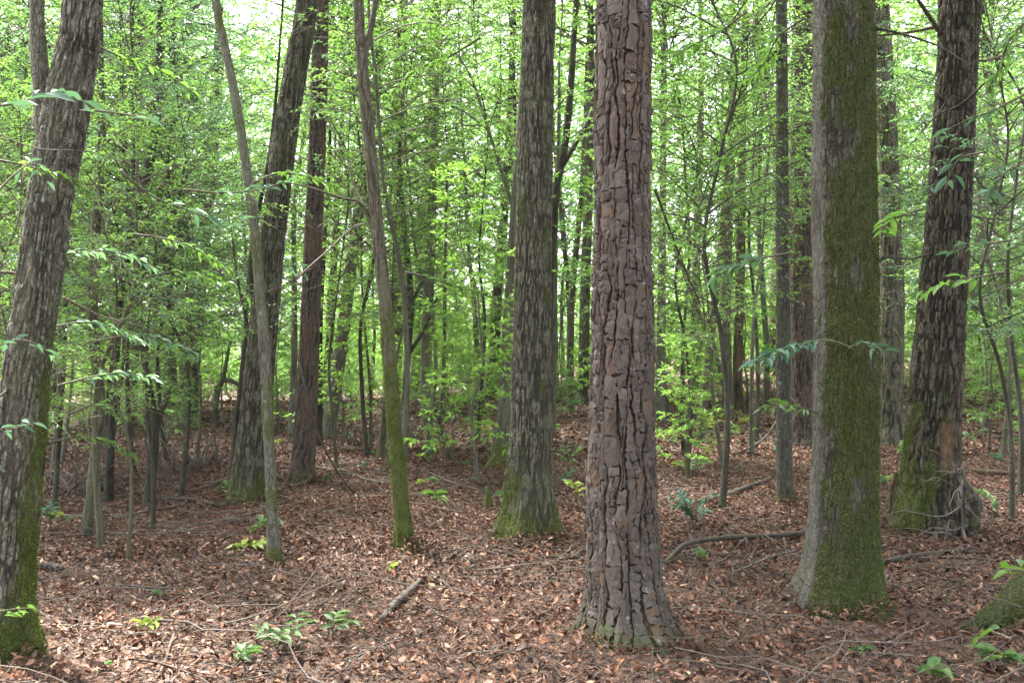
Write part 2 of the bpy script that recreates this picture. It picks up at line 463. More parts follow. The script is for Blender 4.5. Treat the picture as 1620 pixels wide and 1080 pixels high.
# ------------------------------------------------------------------ trunks
LAST = {}
def moss_tufts(root, n, seed, thr=.42, zmax=3.6, size=(.005, .013)):
    """short moss blades standing on the mossy skin of the trunk built last"""
    rs = np.random.RandomState(seed)
    V, O, m = LAST['V'], LAST['O'], LAST['m']
    w = np.clip(m + rs.normal(0, .16, len(m)) - thr, 0, .5) * (V[:, 2] < zmax) * (V[:, 2] > -.02) * LAST['cell']
    w = w * np.clip(vnoise(V[:, 0] * 26, V[:, 1] * 26, V[:, 2] * 15, seed) + .45, 0, 1)
    if w.sum() <= 0: return
    i = rs.choice(len(m), n, p=w / w.sum())
    P = V[i] + rs.normal(0, .004, (n, 3)) - O[i] * .001
    D = O[i] + rs.normal(0, .55, (n, 3)) + np.array([0, 0, -.25])
    L = rs.uniform(size[0], size[1], n)
    Vv, Fc, per = leaf_blades(P, D, rs.normal(0, 1, (n, 3)), L, L * rs.uniform(.35, .7, n))
    A = Acc(); A.add(Vv, Fc, 0, np.repeat(np.clip(.45 + .3 * vnoise(P[:, 0] * 14, P[:, 1] * 14, P[:, 2] * 9, seed + 1) + rs.normal(0, .18, n), 0, 1), per))
    o = link('moss', A.mesh('moss', [M['moss']], False), root)
    o['kind'] = 'stuff'
def trunk_mesh(name, P, R, mat, nt_=64, ds=0.03, bark='oak', amp=0.01, flare=0.5, fh=0.22, roots=5, seed=0, zvis=6.0,
               moss=lambda th, h, n: 0 * h, tint=lambda th, h, n: 0 * h + .3, ku=28.0, kv=4.5, burls=(), furrow_w=0.35):
    """P: centre line relative to the base; R: radii. Rows lie close together up to zvis and far apart above."""
    P = np.asarray(P, float); R = np.asarray(R, float)
    C0 = catmull(P, 400); R0 = np.interp(np.linspace(0, len(R) - 1, 400), np.arange(len(R)), R)
    s = np.concatenate([[0], np.cumsum(np.linalg.norm(np.diff(C0, axis=0), axis=1))])
    zs = np.interp(zvis, C0[:, 2], s) if C0[-1, 2] > zvis else s[-1]
    S = np.concatenate([np.arange(0, zs, ds), np.arange(zs, s[-1], 0.3), [s[-1]]])
    C = np.stack([np.interp(S, s, C0[:, k]) for k in range(3)], -1)
    r = np.interp(S, s, R0)
    T, X, Y = frames(C)
    th = np.arange(nt_) * 2 * math.pi / nt_
    h = C[:, 2][:, None] + 0 * th[None]
    TH = th[None] + 0 * h
    rm = r[:, None]
    cx, sy = np.cos(TH), np.sin(TH)
    root = 0 * TH
    rs = np.random.RandomState(seed + 100)
    for k in range(roots):
        a = (k + rs.uniform(-.3, .3)) * 2 * math.pi / max(1, roots)
        d = (TH - a + math.pi) % (2 * math.pi) - math.pi
        root = root + rs.uniform(.5, 1.2) * np.exp(-(d / rs.uniform(.28, .45)) ** 2)
    hh = np.maximum(h, -0.05)
    Rr = rm * (1 + flare * (0.22 + 1.05 * root) * np.exp(-hh / fh) + 0.16 * flare * root * np.exp(-hh / (fh * 3.5)))
    Rr = Rr * (1 + 0.05 * vnoise(cx * 1.2, sy * 1.2, h * 1.3, seed) + 0.03 * vnoise(cx * 2.5, sy * 2.5, h * 3.0, seed + 1))
    for (a, bz, w, hgt) in burls:
        d = (TH - a + math.pi) % (2 * math.pi) - math.pi
        Rr = Rr + hgt * np.exp(-(d / w) ** 2 - ((h - bz) / (w * rm * 1.6)) ** 2)
    q = np.median(r[: max(3, len(r) // 3)])
    wx = 0.012 * vnoise(cx * q * 9, sy * q * 9, h * 5, seed + 3)
    a = vnoise((cx * q + wx) * ku, (sy * q + wx) * ku, h * kv, seed + 4)
    a2 = vnoise((cx * q + wx) * ku * 2.1, (sy * q) * ku * 2.1, h * kv * 2.4, seed + 5)
    f = sstep(0, furrow_w, np.abs(a))
    f2 = sstep(0, 0.4, np.abs(a2))
    ridge = f * (0.65 + 0.35 * f2)
    if bark == 'plates':
        nc = max(6, round(2 * math.pi * q / .065))
        u = TH / (2 * math.pi) * nc + .9 * vnoise(cx * q * 12, sy * q * 12, h * 4, seed + 11) + .35 * vnoise(cx * q * 40, sy * q * 40, h * 14, seed + 12)
        ci = np.floor(u) % nc
        v = h / .12 + ((ci * 12.9898 + seed) * 43.7) % 7 + .6 * vnoise(cx * q * 20, sy * q * 20, h * 6, seed + 13)
        du, dv = np.abs(u % 1 - .5) * 2, np.abs(v % 1 - .5) * 2
        ridge = (1 - sstep(.60, .95, du)) * (1 - .55 * sstep(.80, .97, dv)) * (.8 + .2 * f2)
    n3 = fbm(cx * q * 60, sy * q * 60, h * 30, 2, seed + 6)
    Rr = Rr + amp * (ridge - 0.7) + amp * 0.22 * n3
    mo = moss(TH, h, fbm(cx * q * 9, sy * q * 9, h * 4, 3, seed + 8))
    ti = tint(TH, h, fbm(cx * q * 7, sy * q * 7, h * 2.5, 3, seed + 9))
    Rr = Rr + 0.006 * np.clip(mo, 0, 1) * (vnoise(cx * q * 80, sy * q * 80, h * 60, seed + 2))
    V = C[:, None] + Rr[..., None] * (cx[..., None] * X[:, None] + sy[..., None] * Y[:, None])
    LAST['V'] = V.reshape(-1, 3); LAST['O'] = nrm(V - C[:, None]).reshape(-1, 3); LAST['m'] = mo.ravel(); LAST['cell'] = (2 * math.pi * Rr / nt_ * ds).ravel()
    n, k = TH.shape
    i, j = np.meshgrid(np.arange(n - 1), np.arange(k), indexing='ij')
    qd = np.stack([i * k + j, i * k + (j + 1) % k, (i + 1) * k + (j + 1) % k, (i + 1) * k + j], -1).reshape(-1, 4)
    top = np.arange(k)[None] + (n - 1) * k
    me = build_mesh(name, V.reshape(-1, 3), [qd, top], [mat], None, dict(ridge=np.clip(ridge, 0, 1), moss=np.clip(mo, 0, 1.3), tint=np.clip(ti, 0, 1)))
    return me

def px_path(pts, H, D=None, ylean=0.0, flare_at_base=True):
    """centre line and radii in metres from (x, y, width) in photo pixels; the foot stands on the ground; grows on above the frame to height H"""
    if D is None:
        base = hit(pts[0][0], pts[0][1])
    else:
        p = at(pts[0][0], pts[0][1], D); base = np.array([p[0], D, float(ground(p[0], D))])
    D = base[1]
    P, R = [], []
    for i, (x, y, w) in enumerate(pts):
        q = at(x, y, D)
        q[1] += ylean * max(0, q[2] - base[2])
        P.append(q - base); R.append(w * 0.5 * D / F)
    P[0][2] = 0.0
    P.insert(0, P[0] + np.array([0, 0, -0.25])); R.insert(0, R[0])
    d = nrm(P[-1] - P[-2]); d = nrm(d + np.array([0, 0, 1.2]))
    rl = R[-1]
    z = P[-1][2]
    while z < H:
        st = max(0.8, (H - z) / 3)
        q = P[-1] + d * st
        d = nrm(d + np.array([RND.uniform(-.08, .08), RND.uniform(-.08, .08), .25]))
        P.append(q); z = q[2]; R.append(max(0.25 * rl, rl * (1 - 0.62 * (z - 0) / max(H, z + .1) * 1.0)))
    for k in range(2, len(R)):
        R[k] = min(R[k], R[k - 1] * 1.25)
    return base, np.array(P), np.array(R)

def branch_mesh(name, P, R, mat, k=7, n=None, seed=0, rough=0.12):
    n = n or max(6, len(P) * 5)
    C = catmull(P, n); r = np.interp(np.linspace(0, len(R) - 1, n), np.arange(len(R)), R)
    r = r * (1 + rough * vnoise(np.arange(n) * 0.9, seed * 3.3, 0, 31))
    V, Fc = tube(C, r, k)
    t = np.clip(0.5 + 0.5 * vnoise(V[:, 0] * 3, V[:, 1] * 3, V[:, 2] * 3, seed), 0, 1)
    rd = np.clip(0.6 + 0.5 * vnoise(V[:, 0] * 30, V[:, 1] * 30, V[:, 2] * 12, seed + 2), 0, 1)
    return build_mesh(name, V, Fc, [mat], None, dict(tint=t * 0.6, ridge=rd, moss=0 * rd))

# ------------------------------------------------------------------ crowns: boughs, twigs and leaves
def add_bough(A, p0, d0, L, r0, leaf, rs, twigs, up=0.12, arch=0.35, bare=0.25, fine=False, tw_len=0.45, per=9, sides=4, clump=1.0):
    """one bough with side twigs; leaf = (length, width)"""
    n = 9
    t = np.linspace(0, 1, n)
    d0 = nrm(d0)
    side = nrm(np.cross(d0, [0, 0, 1.0]) + 1e-6)
    bend = rs.uniform(-.35, .35)
    C = p0 + d0 * (L * t)[:, None] + side * (bend * L * t ** 2)[:, None]
    C[:, 2] += L * (up * t - arch * t ** 2)
    C += 0.035 * L * np.stack([vnoise(t * 4, k * 5.0, rs.rand() * 50, 3) for k in range(3)], -1) * t[:, None]
    V, Fc = tube(C, r0 * .6 * (1 - 0.86 * t), sides)
    A.add(V, Fc, 0, 0.3)
    LP, LD, LN, LL, LT = [], [], [], [], []
    base_t = rs.rand() * 0.3 + 0.25
    for j in range(twigs):
        if vnoise(j * .55, base_t * 90, L * 7, 4) < -.28: continue
        u = bare + (1 - bare) * (j + rs.rand()) / twigs
        p = np.array([np.interp(u, t, C[:, k]) for k in range(3)])
        i = min(n - 2, int(u * (n - 1)))
        dt = nrm(C[i + 1] - C[i])
        sd = nrm(np.cross(dt, [0, 0, 1.0]))
        sgn = 1 if (j % 2) else -1
        td = nrm(dt * rs.uniform(.35, 1.0) + sd * sgn * rs.uniform(.5, 1.1) + np.array([0, 0, rs.uniform(-.55, .75)]))
        tl = tw_len * rs.uniform(.55, 1.25) * (1.1 - 0.45 * u)
        m = 3
        tt = np.linspace(0, 1, m)
        TC = p + td * (tl * tt)[:, None]; TC[:, 2] -= tl * 0.22 * tt ** 2
        V, Fc = tube(TC, 0.0042 * (1 - .7 * tt) * (1 + L * .2), 3)
        A.add(V, Fc, 0, 0.4)
        if leaf is None: continue
        q = max(3, int(per * rs.uniform(.6, 1.3)))
        uu = np.linspace(0.18, 1.0, q) + rs.uniform(-.03, .03, q)
        pp = p + td * (tl * uu)[:, None]; pp[:, 2] -= tl * 0.22 * uu ** 2
        s2 = nrm(np.cross(td, [0, 0, 1.0]))
        sg = np.where(np.arange(q) % 2, 1.0, -1.0)[:, None]
        ld = td * rs.uniform(.3, 1.0, (q, 1)) + s2 * sg * rs.uniform(.4, 1.1, (q, 1)) + rs.normal(0, .36, (q, 3)) + np.array([0, 0, -.22])
        nn = np.array([0, 0, 1.0]) + rs.normal(0, .55, (q, 3))
        LP.append(pp); LD.append(ld); LN.append(nn)
        LL.append(leaf[0] * rs.uniform(.6, 1.25, q)); LT.append(np.clip(base_t + rs.normal(0, .16, q) + rs.uniform(-.1, .22), 0, 1))
    if LP:
        LL = np.concatenate(LL)
        V, Fc, per_ = leaf_blades(np.concatenate(LP), np.concatenate(LD), np.concatenate(LN), LL, LL * leaf[1] / leaf[0], fine)
        A.add(V, Fc, 1, np.repeat(np.concatenate(LT), per_))
def crown_mesh(name, seed, z0, z1, spread, boughs, leaf, lmat, bmat, twigs=10, per=9, tw_len=0.45, fine=False, shape='dome', arch=.35, up=.35, axis=None, r0=0.012, bare=.25, dead=.35):
    rs = np.random.RandomState(seed)
    A = Acc()
    az = rs.rand() * 6.28
    for b in range(boughs):
        u = (b + rs.rand()) / boughs
        z = z0 + (z1 - z0) * u
        az += 2.4 + rs.uniform(-.5, .5)
        if shape == 'dome': w = math.sin(math.pi * min(1, 0.22 + 0.78 * u)) ** .6 * 0.9 + 0.2
        elif shape == 'cone': w = 1.05 - 0.75 * u
        else: w = 1.0
        L = spread * w * rs.uniform(.55, 1.15)
        d = np.array([math.cos(az), math.sin(az), rs.uniform(-.05, .35) + 0.5 * u])
        p = np.array([0, 0, z]) if axis is None else np.array([np.interp(z, axis[:, 2], axis[:, 0]), np.interp(z, axis[:, 2], axis[:, 1]), z])
        if dead and rs.rand() < dead:
            add_bough(A, p, d * np.array([1, 1, rs.uniform(-.5, 1.2)]), L * 1.15, r0 * .7, None, rs, max(3, int(twigs * .5)), .1, .25, .2, False, tw_len * 1.2, per)
        add_bough(A, p, d, L, r0 * (0.6 + 0.7 * w) * rs.uniform(.7, 1.2) * (0.5 + L * .5), leaf, rs, max(3, int(twigs * (0.5 + 0.5 * L / spread))), up, arch, bare, fine, tw_len, per)
    n = A.n
    me = A.mesh(name, [bmat, lmat], False, dict(ridge=np.full(n, .6), moss=np.zeros(n)))
    return me
def plant_proto(name, seed, H, r, z0, spread, boughs, leaf, lmat, bmat, label, cat, lean=0.06, **kw):
    rs = np.random.RandomState(seed)
    n = 9
    t = np.linspace(0, 1, n)
    a = rs.rand() * 6.28
    P = np.stack([lean * H * t ** 1.5 * math.cos(a), lean * H * t ** 1.5 * math.sin(a), H * t], -1)
    wob = 0.030 if H < 9.2 else 0.012
    P[:, 0] += wob * H * vnoise(t * 5, seed * 1.7, 0, 2); P[:, 1] += wob * H * vnoise(t * 5, seed * 2.9, 4, 2)
    P[0] = (0, 0, -0.25)
    R = r * (1.0 - 0.85 * t); R[0] = r * 1.35; R[1] = r * 0.98
    root = thing(name, label, cat)
    me = trunk_mesh(name + '_trunk', P, R, bmat, 10 if r < .09 else 16, 0.14, 'oak', r * .10, 0.3, 0.15, 4, seed, H, moss=lambda th, h, nn: sstep(.5, 0, h) * .2 + nn * .3)
    link('trunk', me, root)
    Pi = catmull(P, 60)
    link('crown', crown_mesh(name + '_crown', seed + 7, z0, H * 1.0, spread, boughs, leaf, lmat, bmat, axis=Pi, **kw), root)
    return root

# ------------------------------------------------------------------ the trees one can tell apart
BASES = []
CROWN = [crown_mesh('canopy_a', 501, -1.5, 3.0, 3.4, 60, (0.12, 0.05), M['lf_far'], M['brown'], twigs=12, per=9, tw_len=.7, r0=.025),
         crown_mesh('canopy_b', 502, -2.0, 2.5, 3.2, 56, (0.11, 0.045), M['lf_broad'], M['brown'], twigs=12, per=9, tw_len=.7, r0=.025),
         crown_mesh('canopy_c', 503, -1.5, 2.0, 1.5, 22, (0.09, 0.035), M['lf_far'], M['grey'], twigs=9, per=8, tw_len=.5, r0=.018)]
def tree(name, label, pts, mat, H=11, D=None, group=None, cat='tree', crown=None, csc=1.0, ylean=0.0, seed=0, limbs=(), tufts=0, **kw):
    base, P, R = px_path(pts, H, D, ylean)
    root = thing(name, label, cat, base, group)
    kw.setdefault('zvis', (CAMZ + 0.40 * base[1]) + 0.3)
    link('trunk', trunk_mesh(name + '_trunk', P, R, mat, seed=seed, **kw), root)
    if tufts: moss_tufts(root, tufts, seed + 600)
    if crown is not None:
        c = link('crown', CROWN[crown], root, P[-1] - np.array([0, 0, 0.6]))
        c.rotation_euler = (0, 0, RND.uniform(0, 6.28)); c.scale = (csc,) * 3
    for li, (lp, dy) in enumerate(limbs):
        Q, q = [], []
        for k, (x, y, w) in enumerate(lp):
            p = at(x, y, base[1]); p[1] += dy * k / (len(lp) - 1) + (ylean * max(0, p[2] - base[2]))
            Q.append(p - base); q.append(w * .5 * base[1] / F)
        link('limb', branch_mesh(name + '_limb', Q, q, mat, seed=seed + li), root)
    BASES.append((base[0], base[1], R[1]))
    return root, base, P, R

# 1 forked oak at the left edge
tree('oak_tree', 'forked oak with lichen patches and mossy foot, cut by the left edge', [(4, 1036, 90), (9, 960, 78), (17, 850, 73), (31, 700, 71), (46, 560, 68), (64, 430, 66), (81, 300, 67), (104, 180, 68), (121, 80, 61), (131, 0, 57)],
     M['oak_left'], H=9.5, seed=1, tufts=14000, nt_=150, ds=.015, amp=.011, flare=.45, fh=.16, roots=5, ku=66, kv=11, furrow_w=.5, crown=0, csc=1.45,  # crown out of view, enlarged to shade the sunny patch of ground
     moss=lambda th, h, n: sstep(.9, -.1, h) * (.55 + .5 * np.cos(th)) + sstep(.25, 0, h) * .6 + sstep(2.3, 1.0, h) * .85 * np.clip(np.cos(th - .2), 0, 1) + n * .3 - .12,
     tint=lambda th, h, n: np.clip(n, 0, 1) * .8,
     limbs=[([(86, 262, 34), (66, 200, 30), (57, 120, 27), (48, 40, 25), (44, -60, 22)], 0.1), ([(40, 436, 7), (10, 432, 5), (-30, 440, 4)], -.1)])
# 2 thin sapling
tree('sapling_tree', 'thin grey sapling with bright moss at its foot, left of the leaning brown oak', [(433, 892, 24), (430, 800, 17), (425, 690, 17), (419, 560, 17), (410, 450, 16), (401, 350, 15), (388, 255, 14), (373, 160, 14), (355, 70, 13), (341, 0, 12)],
     M['grey'], H=6.5, seed=2, tufts=2500, nt_=36, ds=.02, amp=.003, flare=.35, fh=.06, roots=4, ku=60, kv=12, crown=2, csc=.8,
     moss=lambda th, h, n: sstep(.22, .02, h) * 1.1 + .22 + n * .45, tint=lambda th, h, n: .2 + n)
# 3 leaning brown oak
tree('oak_tree', 'brown oak leaning right, thick at the foot, behind the thin grey sapling', [(396, 795, 62), (396, 752, 54), (405, 640, 48), (416, 530, 43), (427, 410, 40), (440, 300, 38), (453, 200, 38), (469, 100, 36), (486, 0, 34)],
     M['oak'], H=11, seed=3, tufts=3000, nt_=110, ds=.022, amp=.012, flare=.3, fh=.2, ku=58, kv=9, furrow_w=.5, crown=0,
     moss=lambda th, h, n: sstep(.7, 0, h) * .7 + n * .3, tint=lambda th, h, n: np.clip(n, 0, 1) * .5)
# 4 slim reddish pine
tree('pine_tree', 'slim straight reddish pine just right of the leaning brown oak', [(477, 762, 40), (480, 720, 36), (486, 620, 33), (491, 500, 30), (496, 380, 28), (501, 250, 26), (505, 120, 25), (508, 0, 24)],
     M['pine_far'], H=12, seed=4, nt_=72, ds=.025, amp=.011, flare=.3, fh=.15, bark='plates', crown=1,
     moss=lambda th, h, n: sstep(.3, 0, h) * .4 + n * .2, tint=lambda th, h, n: np.clip(n + .3, 0, 1) * .8)
# 5 mossy leaning tree
tree('leaning_tree', 'slender leaning tree with green moss up its lower trunk, left of the middle oak', [(643, 868, 34), (637, 820, 25), (630, 740, 23), (621, 640, 22), (611, 500, 21), (601, 400, 20), (590, 280, 19), (580, 180, 19), (572, 90, 18), (567, 0, 16)],
     M['brown'], H=8, seed=5, tufts=11000, nt_=64, ds=.018, amp=.006, flare=.35, fh=.10, roots=4, ku=42, kv=6, crown=2,
     moss=lambda th, h, n: sstep(2.9, .8, h) * .78 + sstep(.3, 0, h) * .4 + n * .35 - .04, tint=lambda th, h, n: np.clip(.3 + n, 0, 1) * .6,
     limbs=[([(573, 95, 14), (584, 50, 11), (592, 0, 9), (597, -60, 7)], .1), ([(602, 395, 7), (575, 330, 6), (556, 290, 4), (545, 250, 3)], .2), ([(588, 345, 6), (570, 322, 5), (545, 318, 4), (505, 306, 3), (470, 300, 2)], -.3)])
# 6 middle oak
tree('oak_tree', 'straight furrowed oak with a bright mossy foot left of the big scaly pine', [(833, 848, 92), (836, 800, 78), (838, 720, 68), (840, 600, 62), (843, 440, 57), (847, 260, 54), (850, 120, 54), (852, 0, 52)],
     M['oak'], H=12, seed=6, tufts=9000, nt_=140, ds=.018, amp=.013, flare=.42, fh=.17, roots=6, ku=60, kv=8.5, furrow_w=.5, crown=0,
     moss=lambda th, h, n: sstep(.85, .05, h) * .85 + n * .65 + .03, tint=lambda th, h, n: np.clip(n, 0, 1) * .5)
# 7 trunk close behind the middle oak
tree('slim_tree', 'slim mossy-footed trunk close behind the left side of the middle oak', [(792, 738, 40), (795, 700, 30), (800, 620, 25), (806, 520, 22), (813, 400, 20), (822, 250, 18), (832, 100, 17), (838, 0, 16)],
     M['grey'], H=10, seed=7, limbs=[([(816, 350, 6), (800, 290, 6), (775, 210, 5), (745, 115, 4), (720, 70, 3)], .4), ([(772, 205, 4), (730, 170, 3), (690, 150, 2)], .3)], nt_=40, ds=.035, amp=.006, flare=.35, fh=.12, crown=1, csc=.8,
     moss=lambda th, h, n: sstep(.5, 0, h) * .9 + n * .35 + .1)
# 9 large mossy oak on the right
tree('oak_tree', 'large mossy oak with a pale left flank and broad foot, right of the big pine', [(1328, 962, 126), (1332, 900, 114), (1336, 800, 106), (1338, 680, 101), (1339, 540, 97), (1338, 400, 96), (1336, 270, 97), (1335, 130, 94), (1335, 0, 92)],
     M['oak_moss'], H=10.5, seed=9, tufts=26000, nt_=170, ds=.0135, amp=.009, flare=.36, fh=.14, roots=5, ku=60, kv=10, furrow_w=.5, crown=1, csc=1.3,  # unseen crown scaled up to keep the sun off the floor
     moss=lambda th, h, n: .88 + .25 * np.cos(th + .35) + sstep(.6, 0, h) * .35 + n * .7 - 1.0 * sstep(-.70, -.92, np.cos(th + .08) + .06 * n),
     tint=lambda th, h, n: np.clip(.8 * sstep(-.74, -.90, np.cos(th + .08) + .06 * n) + n * .4, 0, 1),  # light left strip, an exposure ghost, put into bark tint and moss
     burls=[(-1.5, 1.55, .25, .015), (-.9, 2.2, .2, .012), (-1.9, .55, .3, .014)],
     limbs=[([(1385, 415, 8), (1400, 408, 5), (1430, 412, 4), (1452, 406, 3)], -.15), ([(1384, 45, 5), (1420, 60, 4), (1470, 85, 3), (1510, 120, 2)], -.2)])
# 10 dark oak
tree('oak_tree', 'dark rugged oak with a red-brown wound and burled foot at the right', [(1472, 842, 104), (1471, 780, 92), (1474, 700, 84), (1481, 600, 77), (1489, 500, 70), (1497, 390, 65), (1505, 270, 62), (1512, 130, 61), (1518, 0, 62)],
     M['oak_dark'], H=11, seed=10, tufts=8000, nt_=130, ds=.018, amp=.021, flare=.28, fh=.2, roots=5, ku=46, kv=9, furrow_w=.5, crown=0,
     moss=lambda th, h, n: sstep(1.9, .3, h) * .48 * (.7 - .5 * np.cos(th)) + n * .4 + .05, tint=lambda th, h, n: sstep(.35, .1, np.abs((th - 4.95) + .15 * n)) * sstep(.45, .6, h) * sstep(1.05, .85, h) * .95,
     burls=[(-.25, .26, .45, .13), (-2.6, .15, .4, .05)],
     limbs=[([(1490, 57, 9), (1468, 42, 7), (1440, 20, 6), (1410, -8, 5), (1380, -40, 4)], -.4), ([(1490, 40, 6), (1450, 42, 4), (1400, 38, 3)], .3), ([(1535, 95, 5), (1570, 90, 4), (1625, 70, 3)], .2)])
# 11 pine between
tree('pine_tree', 'reddish scaly pine half hidden behind the pale flank of the large mossy oak', [(1271, 702, 44), (1270, 640, 39), (1269, 500, 38), (1268, 300, 36), (1270, 120, 35), (1272, 0, 34)],
     M['pine_far'], H=14, seed=11, nt_=80, ds=.03, amp=.014, flare=.25, fh=.15, bark='plates', crown=1,
     moss=lambda th, h, n: n * .2, tint=lambda th, h, n: np.clip(n + .35, 0, 1) * .8)
# 12 slim lichen trunk
tree('slim_tree', 'slim pale trunk spotted with lichen between the big pine and large mossy oak', [(1241, 797, 30), (1241, 760, 26), (1240, 650, 24), (1239, 480, 22), (1238, 300, 20), (1237, 100, 18), (1236, 0, 18)],
     bark_mat('lichen_spotted_bark', (0.055, 0.052, 0.040), (0.130, 0.125, 0.100), (0.10, 0.11, 0.07), 1.0, (0.29, 0.36, 0.30), fs=60, bump=.9), H=9, seed=12, nt_=40, ds=.025, amp=.004, flare=.3, fh=.07, ku=50, kv=10, crown=2,
     moss=lambda th, h, n: sstep(.4, 0, h) * .6 + n * .5 + .2, tint=lambda th, h, n: np.clip(n, 0, 1))
# 13 trunk between mossy and dark oak
tree('oak_tree', 'grey-brown oak standing farther back between the mossy oak and dark oak', [(1408, 703, 42), (1409, 650, 37), (1410, 540, 35), (1410, 400, 32), (1406, 250, 30), (1398, 100, 28), (1392, 0, 27)],
     M['oak'], H=13, seed=13, nt_=70, ds=.03, amp=.01, flare=.25, fh=.15, ku=34, kv=5, crown=0, moss=lambda th, h, n: n * .35 + .1, tint=lambda th, h, n: np.clip(n, 0, 1) * .6)

